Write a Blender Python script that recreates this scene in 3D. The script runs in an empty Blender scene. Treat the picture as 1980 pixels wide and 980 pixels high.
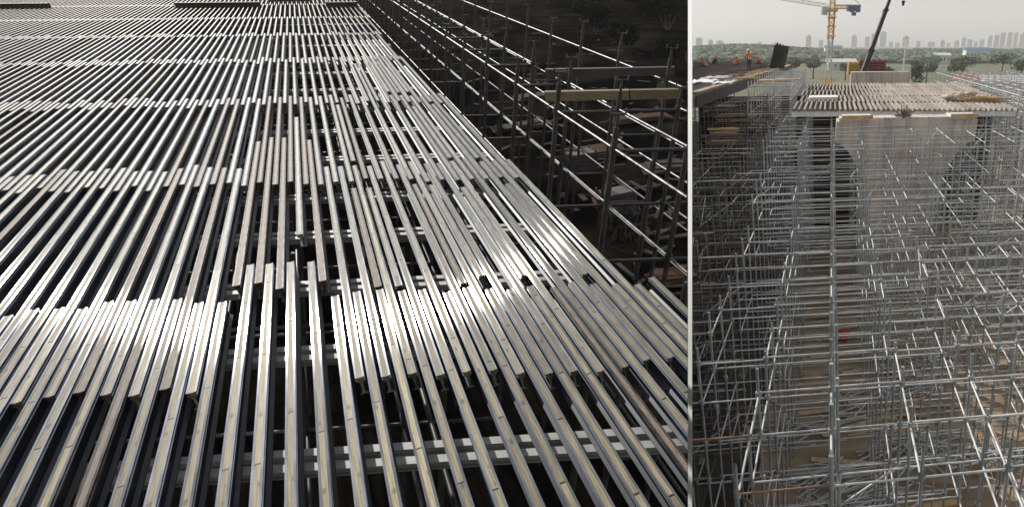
import bpy, math, random
from mathutils import Vector, Matrix
random.seed(7)
R_ = math.radians
scene = bpy.context.scene
COL = scene.collection

# ------------------------------------------------------------------ camera
# The lens is a shift lens; PX, PY is where its axis meets the 1980 x 980 picture.
F, PX, PY = 1200.0, 1400.0, 570.0
TH = math.atan((PY - 85) / F)                 # downward pitch, horizon on row 85
CAM = Vector((0, 0, 12.0))
RT, UP, FW = Vector((1, 0, 0)), Vector((0, math.sin(TH), math.cos(TH))), Vector((0, math.cos(TH), -math.sin(TH)))
cd = bpy.data.cameras.new('camera'); cam = bpy.data.objects.new('camera', cd); COL.objects.link(cam)
cam.location = CAM; cam.rotation_euler = (math.pi/2 - TH, 0, 0)
cd.sensor_width = 36; cd.lens = F/1980*36
cd.shift_x = (990-PX)/1980; cd.shift_y = (PY-490)/1980
cd.clip_start = 0.1; cd.clip_end = 6000
scene.camera = cam

def W(x, y, z): return CAM + RT*x + UP*y + FW*z            # lens frame -> world
def ray(px, py): return RT*((px-PX)/F) + UP*((PY-py)/F) + FW
def tocam(p):
    d = p - CAM
    return d.dot(RT), d.dot(UP), d.dot(FW)
def pix(p):
    x, y, z = tocam(p)
    return (PX + F*x/z, PY - F*y/z, z) if z > 0.05 else (None, None, z)

# ------------------------------------------------------------------ sun and sky
DN = (UP*F + FW*(-(PY+130))).normalized()          # normal of the sloping formwork deck
DN = (UP*F - FW*(PY+130)); DN.normalize()
m_ray = ray(520, 640).normalized()
SUN = m_ray - DN*(2*m_ray.dot(DN)); SUN.normalize()
elev = math.asin(SUN.z)
sl = bpy.data.lights.new('sun', 'SUN'); sl.energy = 5.0; sl.angle = R_(0.8); sl.color = (1, 0.95, 0.87)
so = bpy.data.objects.new('sun', sl); COL.objects.link(so)
so.rotation_euler = SUN.to_track_quat('Z', 'Y').to_euler(); so.location = (0, 0, 60)
world = bpy.data.worlds.new('World'); scene.world = world; world.use_nodes = True
nt = world.node_tree; bg = nt.nodes['Background']
sky = nt.nodes.new('ShaderNodeTexSky'); sky.sky_type = 'NISHITA'; sky.sun_disc = False
sky.sun_elevation = elev; sky.sun_rotation = math.atan2(SUN.x, SUN.y)
sky.dust_density = 1.5; sky.air_density = 1.2
hs = nt.nodes.new('ShaderNodeHueSaturation'); hs.inputs['Saturation'].default_value = 0.22
gm = nt.nodes.new('ShaderNodeGamma'); gm.inputs['Gamma'].default_value = 0.6           # thin overcast evens the sky out
vm = nt.nodes.new('ShaderNodeVectorMath'); vm.operation = 'SCALE'; vm.inputs['Scale'].default_value = 1.58
nt.links.new(sky.outputs[0], hs.inputs['Color']); nt.links.new(hs.outputs[0], gm.inputs[0])
nt.links.new(gm.outputs[0], vm.inputs[0]); nt.links.new(vm.outputs[0], bg.inputs[0])
bg.inputs[1].default_value = 0.15
scene.view_settings.view_transform = 'Standard'; scene.view_settings.look = 'None'
scene.view_settings.exposure = 0.0; scene.view_settings.gamma = 1
scene.view_settings.use_curve_mapping = False
scene.render.engine = 'CYCLES'
scene.cycles.max_bounces = 6; scene.cycles.volume_bounces = 1; scene.cycles.diffuse_bounces = 3
scene.cycles.glossy_bounces = 4
scene.cycles.use_denoising = True
print('sun elev', math.degrees(elev), 'az', math.degrees(math.atan2(SUN.x, SUN.y)))

# ------------------------------------------------------------------ materials
ANI_R, ANI_A = 0.20, -0.80
def mat(name, col, rough=0.7, metal=0.0, col2=None, scale=3.0, bump=0.0, stretch=(1, 1, 1), rnd=0.0, aniso=0.0, coord='Object', detail=4.0, lo=0.35, hi=0.65, spec=None):
    m = bpy.data.materials.new(name); m.use_nodes = True
    n = m.node_tree.nodes; l = m.node_tree.links; b = n['Principled BSDF']
    b.inputs['Roughness'].default_value = rough; b.inputs['Metallic'].default_value = metal
    b.inputs['Base Color'].default_value = (*col, 1)
    if spec is not None: b.inputs['Specular IOR Level'].default_value = spec
    out = None
    if col2 is not None or bump:
        tc = n.new('ShaderNodeTexCoord'); mp = n.new('ShaderNodeMapping'); mp.inputs['Scale'].default_value = stretch
        nz = n.new('ShaderNodeTexNoise'); nz.inputs['Scale'].default_value = scale; nz.inputs['Detail'].default_value = detail
        l.new(tc.outputs[coord], mp.inputs[0]); l.new(mp.outputs[0], nz.inputs['Vector'])
    if col2 is not None:
        cr = n.new('ShaderNodeValToRGB'); cr.color_ramp.elements[0].position = lo; cr.color_ramp.elements[1].position = hi
        cr.color_ramp.elements[0].color = (*col, 1); cr.color_ramp.elements[1].color = (*col2, 1)
        l.new(nz.outputs['Fac'], cr.inputs[0]); out = cr.outputs[0]
    if rnd:
        oi = n.new('ShaderNodeObjectInfo'); mr = n.new('ShaderNodeMapRange')
        mr.inputs['To Min'].default_value = 1-rnd; mr.inputs['To Max'].default_value = 1+rnd
        l.new(oi.outputs['Random'], mr.inputs['Value'])
        hv = n.new('ShaderNodeHueSaturation'); l.new(mr.outputs[0], hv.inputs['Value'])
        if out: l.new(out, hv.inputs['Color'])
        else: hv.inputs['Color'].default_value = (*col, 1)
        out = hv.outputs[0]
    if out: l.new(out, b.inputs['Base Color'])
    if bump:
        bp = n.new('ShaderNodeBump'); bp.inputs['Strength'].default_value = bump; bp.inputs['Distance'].default_value = 0.02
        l.new(nz.outputs['Fac'], bp.inputs['Height']); l.new(bp.outputs[0], b.inputs['Normal'])
    if aniso:
        tg = n.new('ShaderNodeTangent'); tg.direction_type = 'UV_MAP'; tg.uv_map = 'UVMap'
        l.new(tg.outputs[0], b.inputs['Tangent']); b.inputs['Anisotropic'].default_value = aniso
        # drawn metal: fine lines along the beam scatter light across it, hardly along it
        gl = n.new('ShaderNodeBsdfAnisotropic'); gl.distribution = 'BECKMANN'
        gl.inputs['Roughness'].default_value = ANI_R; gl.inputs['Anisotropy'].default_value = ANI_A
        l.new(tg.outputs[0], gl.inputs['Tangent'])
        if b.inputs['Base Color'].links: l.new(b.inputs['Base Color'].links[0].from_socket, gl.inputs['Color'])
        ms_ = n.new('ShaderNodeMixShader'); ms_.inputs[0].default_value = 0.12
        l.new(gl.outputs[0], ms_.inputs[1]); l.new(b.outputs[0], ms_.inputs[2]); l.new(ms_.outputs[0], n['Material Output'].inputs['Surface'])
    return m

M = {}
M['alu'] = mat('brushed_aluminium', (0.21, 0.23, 0.26), 0.20, 1.0, (0.34, 0.36, 0.40), 2.5, 0, (1.6, 9, 9), rnd=0.3, aniso=1.0)
def plank_material():
    m = mat('inlay_timber', (0.19, 0.155, 0.085), 0.6, 0, (0.34, 0.285, 0.165), 3.0, 0.0, (1.4, 30, 30), rnd=0.28, spec=.2)
    n = m.node_tree.nodes; l = m.node_tree.links; b = n['Principled BSDF']
    src = b.inputs['Base Color'].links[0].from_socket
    tc = n.new('ShaderNodeTexCoord'); mp = n.new('ShaderNodeMapping'); mp.inputs['Scale'].default_value = (9, 22, 1)
    oi = n.new('ShaderNodeObjectInfo'); ad = n.new('ShaderNodeVectorMath'); ad.operation = 'ADD'
    l.new(tc.outputs['Object'], mp.inputs[0]); l.new(mp.outputs[0], ad.inputs[0]); l.new(oi.outputs['Random'], ad.inputs[1])
    vo = n.new('ShaderNodeTexVoronoi'); vo.inputs['Scale'].default_value = 0.55
    l.new(ad.outputs[0], vo.inputs['Vector'])
    cr = n.new('ShaderNodeValToRGB'); cr.color_ramp.elements[0].position = 0.10; cr.color_ramp.elements[1].position = 0.2
    cr.color_ramp.elements[0].color = (0.32, 0.26, 0.2, 1); cr.color_ramp.elements[1].color = (1, 1, 1, 1)
    l.new(vo.outputs['Distance'], cr.inputs[0])
    mx = n.new('ShaderNodeMix'); mx.data_type = 'RGBA'; mx.blend_type = 'MULTIPLY'; mx.inputs[0].default_value = 0.8
    l.new(src, mx.inputs[6]); l.new(cr.outputs[0], mx.inputs[7])
    sx = n.new('ShaderNodeSeparateXYZ'); l.new(ad.outputs[0], sx.inputs[0]); o7 = n.new('ShaderNodeMath'); o7.operation = 'MULTIPLY_ADD'; o7.inputs[1].default_value = 7.0
    l.new(oi.outputs['Random'], o7.inputs[0]); sc_ = n.new('ShaderNodeMath'); sc_.operation = 'MULTIPLY'; sc_.inputs[1].default_value = .085; l.new(sx.outputs[0], sc_.inputs[0]); l.new(sc_.outputs[0], o7.inputs[2])
    fr_ = n.new('ShaderNodeMath'); fr_.operation = 'FRACT'; l.new(o7.outputs[0], fr_.inputs[0]); gt = n.new('ShaderNodeMath'); gt.operation = 'GREATER_THAN'; gt.inputs[1].default_value = .012; l.new(fr_.outputs[0], gt.inputs[0])
    fl_ = n.new('ShaderNodeMath'); fl_.operation = 'FLOOR'; l.new(o7.outputs[0], fl_.inputs[0]); wn = n.new('ShaderNodeTexWhiteNoise'); wn.noise_dimensions = '2D'; cv = n.new('ShaderNodeCombineXYZ'); l.new(fl_.outputs[0], cv.inputs[0]); l.new(oi.outputs['Random'], cv.inputs[1]); l.new(cv.outputs[0], wn.inputs['Vector'])
    mr2 = n.new('ShaderNodeMapRange'); mr2.inputs['To Min'].default_value = .62; mr2.inputs['To Max'].default_value = 1.15; l.new(wn.outputs['Value'], mr2.inputs['Value'])
    ml = n.new('ShaderNodeMath'); ml.operation = 'MULTIPLY'; l.new(mr2.outputs[0], ml.inputs[0]); l.new(gt.outputs[0], ml.inputs[1])
    hv2 = n.new('ShaderNodeHueSaturation'); l.new(mx.outputs[2], hv2.inputs['Color']); l.new(ml.outputs[0], hv2.inputs['Value']); l.new(hv2.outputs[0], b.inputs['Base Color'])
    return m
M['inlay'] = plank_material()
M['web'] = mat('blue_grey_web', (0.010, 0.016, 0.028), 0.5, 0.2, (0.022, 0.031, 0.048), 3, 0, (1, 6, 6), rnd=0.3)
M['alu_old'] = mat('weathered_aluminium', (0.06, 0.055, 0.05), 0.4, 0.9, (0.14, 0.135, 0.13), 5, 0, (1.5, 9, 9), rnd=0.2, aniso=0.7)
M['inlay_old'] = mat('weathered_timber', (0.085, 0.062, 0.045), 0.7, 0, (0.19, 0.14, 0.10), 4, 0, (2, 20, 20), rnd=0.3)
M['white_alu'] = mat('primary_beam_metal', (0.42, 0.42, 0.415), 0.6, 0.0, (0.26, 0.26, 0.255), 4)
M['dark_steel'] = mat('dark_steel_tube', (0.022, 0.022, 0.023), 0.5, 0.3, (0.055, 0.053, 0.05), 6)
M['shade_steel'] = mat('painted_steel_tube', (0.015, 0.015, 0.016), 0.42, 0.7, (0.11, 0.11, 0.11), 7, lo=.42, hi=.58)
M['galv'] = mat('galvanised_tube', (0.42, 0.43, 0.43), 0.72, 0.05, (0.64, 0.64, 0.62), 3.0)
M['galv_post'] = mat('galvanised_standard', (0.27, 0.30, 0.31), 0.45, 0.3, (0.42, 0.44, 0.44), 3.0)
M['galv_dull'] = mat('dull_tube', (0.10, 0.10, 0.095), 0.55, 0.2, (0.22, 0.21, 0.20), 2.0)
M['rust'] = mat('rusty_tube', (0.16, 0.09, 0.055), 0.8, 0.1, (0.30, 0.19, 0.12), 3)
M['concrete'] = mat('pier_concrete', (0.56, 0.495, 0.44), 0.85, 0, (0.68, 0.61, 0.54), 0.9, 0.15, (1, 1, 1), detail=8)
def seams(m):
    n = m.node_tree.nodes; l = m.node_tree.links; b = n['Principled BSDF']; src = b.inputs['Base Color'].links[0].from_socket
    tc = n.new('ShaderNodeTexCoord'); sp = n.new('ShaderNodeSeparateXYZ'); cb = n.new('ShaderNodeCombineXYZ')
    l.new(tc.outputs['Object'], sp.inputs[0]); l.new(sp.outputs[0], cb.inputs[0]); l.new(sp.outputs[2], cb.inputs[1])
    br = n.new('ShaderNodeTexBrick'); br.inputs['Scale'].default_value = 1.0; br.inputs['Brick Width'].default_value = 2.4; br.inputs['Row Height'].default_value = 1.2; br.inputs['Mortar Size'].default_value = .012; br.offset = 0
    br.inputs['Color1'].default_value = (1, 1, 1, 1); br.inputs['Color2'].default_value = (.88, .87, .86, 1); br.inputs['Mortar'].default_value = (.5, .47, .44, 1)
    l.new(cb.outputs[0], br.inputs['Vector'])
    st = n.new('ShaderNodeTexNoise'); mp = n.new('ShaderNodeMapping'); mp.inputs['Scale'].default_value = (1.6, 1.6, .18); l.new(tc.outputs['Object'], mp.inputs[0]); l.new(mp.outputs[0], st.inputs['Vector']); st.inputs['Scale'].default_value = 1.6
    cr = n.new('ShaderNodeValToRGB'); cr.color_ramp.elements[0].position = .35; cr.color_ramp.elements[1].position = .55; cr.color_ramp.elements[0].color = (.72, .68, .64, 1); cr.color_ramp.elements[1].color = (1, 1, 1, 1)
    l.new(st.outputs['Fac'], cr.inputs[0])
    m1 = n.new('ShaderNodeMix'); m1.data_type = 'RGBA'; m1.blend_type = 'MULTIPLY'; m1.inputs[0].default_value = 1; l.new(src, m1.inputs[6]); l.new(br.outputs['Color'], m1.inputs[7])
    m2 = n.new('ShaderNodeMix'); m2.data_type = 'RGBA'; m2.blend_type = 'MULTIPLY'; m2.inputs[0].default_value = 1; l.new(m1.outputs[2], m2.inputs[6]); l.new(cr.outputs[0], m2.inputs[7])
    l.new(m2.outputs[2], b.inputs['Base Color'])
seams(M['concrete'])
M['timber'] = mat('pale_timber', (0.34, 0.25, 0.16), 0.8, 0, (0.50, 0.40, 0.28), 3, 0.1, rnd=0.25)
M['joist'] = mat('joist_timber', (0.25, 0.215, 0.185), 0.8, 0, (0.38, 0.335, 0.29), 4, 0.1, rnd=0.3)
M['yellow_timber'] = mat('yellow_timber', (0.45, 0.27, 0.09), 0.75, 0, (0.58, 0.42, 0.2), 2, 0.1)
M['black_form'] = mat('black_formwork', (0.03, 0.03, 0.032), 0.6, 0, (0.06, 0.055, 0.05), 2)
M['white'] = mat('white_board', (0.86, 0.86, 0.85), 0.5, 0, (0.80, 0.80, 0.79), 2)
M['white_sheet'] = mat('white_sheet', (0.80, 0.80, 0.80), 0.6, 0, (0.7, 0.7, 0.7), 3)
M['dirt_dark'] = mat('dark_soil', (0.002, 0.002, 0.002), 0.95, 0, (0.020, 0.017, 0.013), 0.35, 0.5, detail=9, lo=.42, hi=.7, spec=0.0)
M['dirt'] = mat('brown_soil', (0.20, 0.14, 0.085), 0.95, 0, (0.40, 0.30, 0.20), 0.5, 0.4, (0.5, 2.2, 1), detail=9)
M['field'] = mat('grass_field', (0.055, 0.085, 0.032), 0.95, 0, (0.15, 0.14, 0.085), 0.03, 0, (0.5, 2, 1), detail=7)
M['wood_leaf'] = mat('far_wood_leaves', (0.075, 0.10, 0.07), 0.9, 0, (0.13, 0.16, 0.11), 0.1, 0)
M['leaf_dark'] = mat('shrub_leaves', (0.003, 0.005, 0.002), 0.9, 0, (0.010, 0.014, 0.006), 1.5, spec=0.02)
M['bark'] = mat('bark', (0.05, 0.04, 0.03), 0.9, 0, (0.09, 0.07, 0.05), 5)
M['tower'] = mat('tower_block_wall', (0.30, 0.30, 0.31), 0.8, 0, (0.44, 0.43, 0.42), 0.02, rnd=0.12)
M['glass_dark'] = mat('dark_window', (0.12, 0.13, 0.15), 0.3)
M['crane_y'] = mat('crane_yellow', (0.66, 0.36, 0.05), 0.5, 0, (0.72, 0.45, 0.12), 2)
M['crane_w'] = mat('crane_white', (0.50, 0.49, 0.50), 0.5, 0, (0.62, 0.6, 0.6), 1)
M['crane_b'] = mat('counterweight_blue', (0.14, 0.13, 0.30), 0.6, 0, (0.2, 0.19, 0.36), 2)
M['boom'] = mat('boom_black', (0.018, 0.016, 0.022), 0.35, 0.2, (0.035, 0.028, 0.045), 1)
M['orange'] = mat('orange_vest', (0.85, 0.16, 0.03), 0.7, 0, (0.75, 0.12, 0.03), 8)
M['vest_band'] = mat('reflective_band', (0.75, 0.75, 0.65), 0.4)
M['trouser'] = mat('navy_trousers', (0.03, 0.04, 0.075), 0.8, 0, (0.05, 0.06, 0.1), 9)
M['skin'] = mat('skin', (0.42, 0.25, 0.17), 0.6)
M['helmet'] = mat('yellow_helmet', (0.80, 0.55, 0.05), 0.35)
M['hair'] = mat('black_hair', (0.02, 0.017, 0.015), 0.7)
M['red'] = mat('red_plastic', (0.62, 0.03, 0.02), 0.5, 0, (0.5, 0.03, 0.02), 4)
M['red_roof'] = mat('red_roof', (0.38, 0.09, 0.07), 0.7, 0, (0.45, 0.14, 0.1), 2)
M['blue_roof'] = mat('blue_roof', (0.12, 0.2, 0.34), 0.7)
M['wall_pale'] = mat('pale_wall', (0.6, 0.6, 0.58), 0.8, 0, (0.68, 0.67, 0.65), 0.5)
M['yellow_plate'] = mat('yellow_machine', (0.50, 0.33, 0.06), 0.6, 0, (0.42, 0.26, 0.05), 1)
M['maroon'] = mat('maroon_steel', (0.15, 0.045, 0.045), 0.7, 0, (0.22, 0.08, 0.07), 1)
M['rebar'] = mat('rusty_rebar', (0.13, 0.095, 0.075), 0.85, 0, (0.20, 0.155, 0.13), 3)
M['dark_panel'] = mat('dark_panel', (0.035, 0.025, 0.028), 0.7, 0, (0.07, 0.05, 0.05), 1)
M['cloth'] = mat('pale_cloth', (0.60, 0.50, 0.36), 0.9, 0, (0.40, 0.32, 0.22), 6, 0.5)
M['tyre'] = mat('tyre_rubber', (0.02, 0.02, 0.02), 0.8)
M['net'] = mat('green_net', (0.05, 0.11, 0.06), 0.9)

# ------------------------------------------------------------------ helpers
class MB:
    def __init__(s): s.v = []; s.f = []; s.sm = []; s.mi = []
    def add(s, vs, fs, smooth=False, mi=0):
        b = len(s.v); s.v += [tuple(v) for v in vs]
        for f in fs: s.f.append([b+i for i in f]); s.sm.append(smooth); s.mi.append(mi)
    def box(s, c, ex, ey, ez, mi=0):      # centre and half-extent vectors
        c = Vector(c); vs = [c + ex*i + ey*j + ez*k for k in (-1, 1) for j in (-1, 1) for i in (-1, 1)]
        s.add(vs, [(0, 2, 3, 1), (4, 5, 7, 6), (0, 1, 5, 4), (2, 6, 7, 3), (0, 4, 6, 2), (1, 3, 7, 5)], False, mi)
    def abox(s, x0, x1, y0, y1, z0, z1, mi=0):
        s.box(((x0+x1)/2, (y0+y1)/2, (z0+z1)/2), Vector(((x1-x0)/2, 0, 0)), Vector((0, (y1-y0)/2, 0)), Vector((0, 0, (z1-z0)/2)), mi)
    def tube(s, a, b, r, n=8, r2=None, caps=True, mi=0):
        a = Vector(a); b = Vector(b); d = b-a
        if d.length < 1e-4: return
        d.normalize(); q = Vector((0, 0, 1)) if abs(d.z) < 0.9 else Vector((1, 0, 0))
        x = d.cross(q).normalized(); y = d.cross(x); r2 = r if r2 is None else r2
        A = [a + x*(r*math.cos(2*math.pi*i/n)) + y*(r*math.sin(2*math.pi*i/n)) for i in range(n)]
        B = [b + x*(r2*math.cos(2*math.pi*i/n)) + y*(r2*math.sin(2*math.pi*i/n)) for i in range(n)]
        s.add(A+B, [(i, n+i, n+(i+1) % n, (i+1) % n) for i in range(n)], True, mi)
        if caps: s.add(A+B, [tuple(range(n)), tuple(range(2*n-1, n-1, -1))], False, mi)
    def prism(s, pts, vec, mi=0):       # polygon (3D points) extruded by vec
        n = len(pts); P = [Vector(p) for p in pts]; Q = [p+vec for p in P]
        s.add(P+Q, [tuple(range(n-1, -1, -1)), tuple(range(n, 2*n))] + [(i, (i+1) % n, n+(i+1) % n, n+i) for i in range(n)], False, mi)
    def mesh(s, name, mats):
        me = bpy.data.meshes.new(name); me.from_pydata(s.v, [], s.f)
        for m in (mats if isinstance(mats, (list, tuple)) else [mats]): me.materials.append(m)
        me.polygons.foreach_set('use_smooth', s.sm); me.polygons.foreach_set('material_index', s.mi)
        me.update(); return me
    def build(s, name, mats, parent=None, world=True):
        o = bpy.data.objects.new(name, s.mesh(name, mats)); COL.objects.link(o)
        if parent is not None:
            o.parent = parent
            if world: o.matrix_parent_inverse = parent.matrix_basis.inverted()
        return o
def tag(o, label=None, cat=None, group=None, kind=None):
    if label: o['label'] = label
    if cat: o['category'] = cat
    if group: o['group'] = group
    o['kind'] = kind or 'thing'
    return o
def empty(name, loc=(0, 0, 0)):
    o = bpy.data.objects.new(name, None); COL.objects.link(o); o.location = loc; o.empty_display_size = 0.2
    return o
def ordn(i):
    s = 'th' if 10 <= i % 100 <= 20 else {1: 'st', 2: 'nd', 3: 'rd'}.get(i % 10, 'th')
    return '%d%s' % (i, s)

# the two sites meet along a radial plane; side_l / side_r tell which side a point is on
PL, PR = 1329.5, 1338.5
def sd(p, px):
    x, y, z = tocam(p); return x - (px-PX)/F*z
def clip(a, b, px, keep):
    """clip the segment to the keep side (-1 left, +1 right) of the seam plane"""
    da, db = sd(a, px)*keep, sd(b, px)*keep
    if da < 0 and db < 0: return None
    if da >= 0 and db >= 0: return a, b
    t = da/(da-db); m = a + (b-a)*t
    return (a, m) if da >= 0 else (m, b)

# ------------------------------------------------------------------ setting: ground, added post, left slope
g = MB()
xs = [-140, -90, -60, -40, 0, 40, 120, 500, 1680]; ys = [-28, 0, 30, 60, 120, 250, 500, 1200, 2540]
for j in range(len(ys)):
    for i in range(len(xs)): g.v.append((xs[i], ys[j], 0.0))
n = len(xs)
for j in range(len(ys)-1):
    for i in range(n-1): g.f.append([j*n+i, j*n+i+1, (j+1)*n+i+1, (j+1)*n+i]); g.sm.append(False); g.mi.append(0)
tag(g.build('ground', M['field']), kind='structure')

def RW(u, d, z): return Vector((0.1607*d + u, d + 0.1438*u, z))       # right-hand site: u across, d ahead
BX = Vector((1, 0.1438, 0)).normalized(); AX = Vector((0.1607, 1, 0)).normalized()
g = MB()      # bare working floor of the site
nu, nd = 60, 70
for j in range(nd+1):
    for i in range(nu+1):
        u = -16 + 42*i/nu; d = 2 + 66*j/nd
        p = RW(u, d, 0.02 + 0.05*math.sin(u*1.7+d*0.6) + random.uniform(0, 0.05))
        g.v.append(tuple(p))
for j in range(nd):
    for i in range(nu):
        k = j*(nu+1)+i; q = [k, k+1, k+nu+2, k+nu+1]
        if all(sd(Vector(g.v[w]), PR) > 0.0 for w in q): g.f.append(q); g.sm.append(True); g.mi.append(0)
for k, v in enumerate(g.v): g.v[k] = (v[0], v[1], v[2]+0.06)
tag(g.build('site_ground', M['dirt']), kind='structure')

C = 3806.0
PV = (ray(800, 3300)*-1).normalized()                     # direction of the standards on the left-hand site
def DP(s, z, v=0.0):                                      # left-hand site: s across, z away, v above the deck
    z = z + 0.0777*s
    return W(s + (560-PX)/F*z, (700*z - C)/F, z) + PV*v
GV = -4.3
g = MB(); Zs = [3.2]
while Zs[-1] < 96: Zs.append(Zs[-1]*1.045 + 0.05)
NC = 60; CG = C*(1 - GV/2.74)
from mathutils import noise
for Z in Zs:
    xr = (PL-PX)/F*Z; xl = -1.55*Z - 6
    for i in range(NC+1):
        x = xl + (xr-xl)*i/NC
        p = W(x, (700*Z-CG)/F, Z)
        h = noise.noise(p*0.35)*0.16 + max(0, Z-45)*0.02*noise.noise(p*0.12)
        p = p + UP*h*(Z/(Z+0.0))
        e = sd(p, PL)
        if i == NC: p = p - RT*e
        g.v.append(tuple(p))
nn = NC+1
for j in range(len(Zs)-1):
    for i in range(NC): g.f.append([j*nn+i, j*nn+i+1, (j+1)*nn+i+1, (j+1)*nn+i]); g.sm.append(True); g.mi.append(0)
def skirt(idx):                                           # sides down to the plain
    base = len(g.v)
    for k in idx:
        v = g.v[k]; g.v.append((v[0], v[1], -0.3))
    for a in range(len(idx)-1): g.f.append([idx[a], idx[a+1], base+a+1, base+a]); g.sm.append(False); g.mi.append(0)
# right side follows the seam plane (which leans a little), so slide its foot inside it
rid = [j*nn+NC for j in range(len(Zs))]; base = len(g.v)
for k in rid:
    v = Vector(g.v[k]); q = Vector((v.x, v.y, -0.3)); q.x -= sd(q, PL); g.v.append(tuple(q))
for a in range(len(rid)-1): g.f.append([rid[a], base+a, base+a+1, rid[a+1]]); g.sm.append(False); g.mi.append(0)
skirt([(len(Zs)-1)*nn+i for i in range(nn)]); skirt([i for i in range(nn)]); skirt([j*nn for j in range(len(Zs))])
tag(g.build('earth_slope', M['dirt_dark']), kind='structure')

# white post added to cover the seam, turned to catch the sun
def seam_post():
    # a slim white board, made up for the line where the two sites meet
    def col(px, Z, h):
        p = CAM + ray(px, PY)*Z; return p + UP*((h-p.z)/UP.z)
    e = empty('added_seam_post', col(1334, 6.05, 0)); tag(e, 'tall slim white post added over the seam between the beam deck and scaffold site', 'post')
    lo = col(1334, 6.05, 0)
    P = [col(1330.2, 6.12, 0), col(1338.2, 6.0, 0), col(1338.4, 6.03, 0), col(1330.4, 6.15, 0)]; Q = [col(1330.2, 6.12, 12.62), col(1338.2, 6.0, 12.62), col(1338.4, 6.03, 12.62), col(1330.4, 6.15, 12.62)]
    q = MB(); q.add(P+Q, [(3, 2, 1, 0), (4, 5, 6, 7), (0, 1, 5, 4), (1, 2, 6, 5), (2, 3, 7, 6), (3, 0, 4, 7)])
    q.build('shaft', M['white'], e)
    q = MB(); q.abox(lo.x-.12, lo.x+.16, lo.y-.12, lo.y+.15, .02, .045); q.build('base_plate', M['galv'], e)
seam_post()

# ------------------------------------------------------------------ left-hand site: formwork deck
T = (DP(0, 2, 0) - DP(0, 1, 0)).normalized()             # along the beams
Sd = DN.cross(T).normalized() * 1.0                       # across, towards the right
if Sd.dot(RT) < 0: Sd = -Sd
NU = T.cross(Sd); NU = NU if NU.dot(DN) > 0 else -NU
# local frame: x along the beam, y across to the left, z up
LY = NU.cross(T)
BASIS = Matrix((T, LY, NU)).transposed().to_4x4()
HW, HT = 0.0300, 0.145
PROF = [(-HW, 0), (-HW, -0.010), (-0.022, -0.014), (-0.022, -0.020), (-HW, -0.024), (-HW, -0.034), (-0.010, -0.046), (-0.006, -0.125), (-HW, -0.138), (-HW, -HT),
        (HW, -HT), (HW, -0.138), (0.006, -0.125), (0.010, -0.046), (HW, -0.034), (HW, -0.024), (0.022, -0.020), (0.022, -0.014), (HW, -0.010), (HW, 0), (0.0162, 0), (0.0162, -0.012), (-0.0162, -0.012), (-0.0162, 0)]
INL = [(-0.0157, -0.0115), (0.0157, -0.0115), (0.0157, -0.0012), (-0.0157, -0.0012)]
def profile_mesh(name, prof, L, m, start=None):
    n = len(prof); me = bpy.data.meshes.new(name)
    vs = []
    for x in (0, 1):
        for (y, z) in prof: vs.append(((start(y, z) if (start and x == 0) else x*L), y, z))
    fs = [(i, (i+1) % n, n+(i+1) % n, n+i) for i in range(n)]
    fs += [tuple(range(n-1, -1, -1)), tuple(range(n, 2*n))]
    me.from_pydata(vs, [], fs); me.materials.append(m)
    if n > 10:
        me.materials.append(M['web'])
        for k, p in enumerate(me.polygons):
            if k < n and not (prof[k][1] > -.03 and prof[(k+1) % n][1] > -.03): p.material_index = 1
    uv = me.uv_layers.new(name='UVMap')
    for p in me.polygons:
        for li in p.loop_indices:
            v = me.vertices[me.loops[li].vertex_index].co
            uv.data[li].uv = (v.y + v.z*0.7, v.x)
    me.update(); return me
cache = {}
def beam(p0, L, old, yaw=0.0, cut=False):
    """p0: centre of the top face at the near end"""
    ob = empty('deck_beam'); mtx = Matrix.Translation(p0) @ BASIS @ Matrix.Rotation(yaw, 4, 'Z')
    ob.matrix_basis = mtx
    mats = (M['alu_old'], M['inlay_old']) if old else (M['alu'], M['inlay'])
    if cut:
        Tx = mtx.to_3x3() @ Vector((1, 0, 0))
        def st(y, z):
            p = mtx @ Vector((0, y, z)); a = sd(p, PL); 
            k = sd(p + Tx, PL) - a
            return max(0.0, -a/k) if a > 0 else 0.0
        ms = (profile_mesh('profile', PROF, L, mats[0], st), profile_mesh('timber_inlay', INL, L-0.003, mats[1], st))
    else:
        key = (round(L, 1), old)
        if key not in cache: cache[key] = (profile_mesh('profile', PROF, key[0], mats[0]), profile_mesh('timber_inlay', INL, key[0]-0.003, mats[1]))
        ms = cache[key]
    for nm, me in zip(('profile', 'timber_inlay'), ms):
        c = bpy.data.objects.new(nm, me); COL.objects.link(c); c.parent = ob
    return ob
def Zof(y): return C/(y+130.0)
TL = (DP(0, 2, 0) - DP(0, 1, 0)).length                   # metres of beam per unit of depth
rows = []                                                 # (row name, u list, near y, far y)
def seq(a, b, st, jit): 
    out = []; u = a
    while u < b: out.append(u + random.uniform(-jit, jit)); u += st
    return out
PIT = .0616
def slots(a, b, par, skip=None):                          # neighbouring rows interlock, so odd rows sit in the even rows' gaps
    out = []; k = -100
    while True:
        u = -.4900 + PIT*k + (PIT/2 if par else 0); k += 1
        if u < a: continue
        if u > b: return out
        if skip and skip[0] < u < skip[1]: continue
        out.append(u + random.uniform(-.0022, .0022))
rows.append(('first', slots(-.84, 1.05, 0), 2600, 573))
rows.append(('second', slots(-1.3, .97, 1, (-.16, .10)), 742, 321))
rows.append(('gap', [-.1513, -.0897, -.0281, .0951], 550, 267))
rows.append(('middle', [.0335], 452, 226))
rows.append(('third', slots(-1.82, .955, 0), 354, 188))
rows.append(('fourth', slots(-2.4, .90, 1), 201, 113))
rows.append(('infill', [u for u in slots(.2, .96, 0) if random.random() < .62], 556, 366))
rows.append(('rear infill', [u for u in slots(.2, .93, 1) if random.random() < .62], 312, 207))
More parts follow.
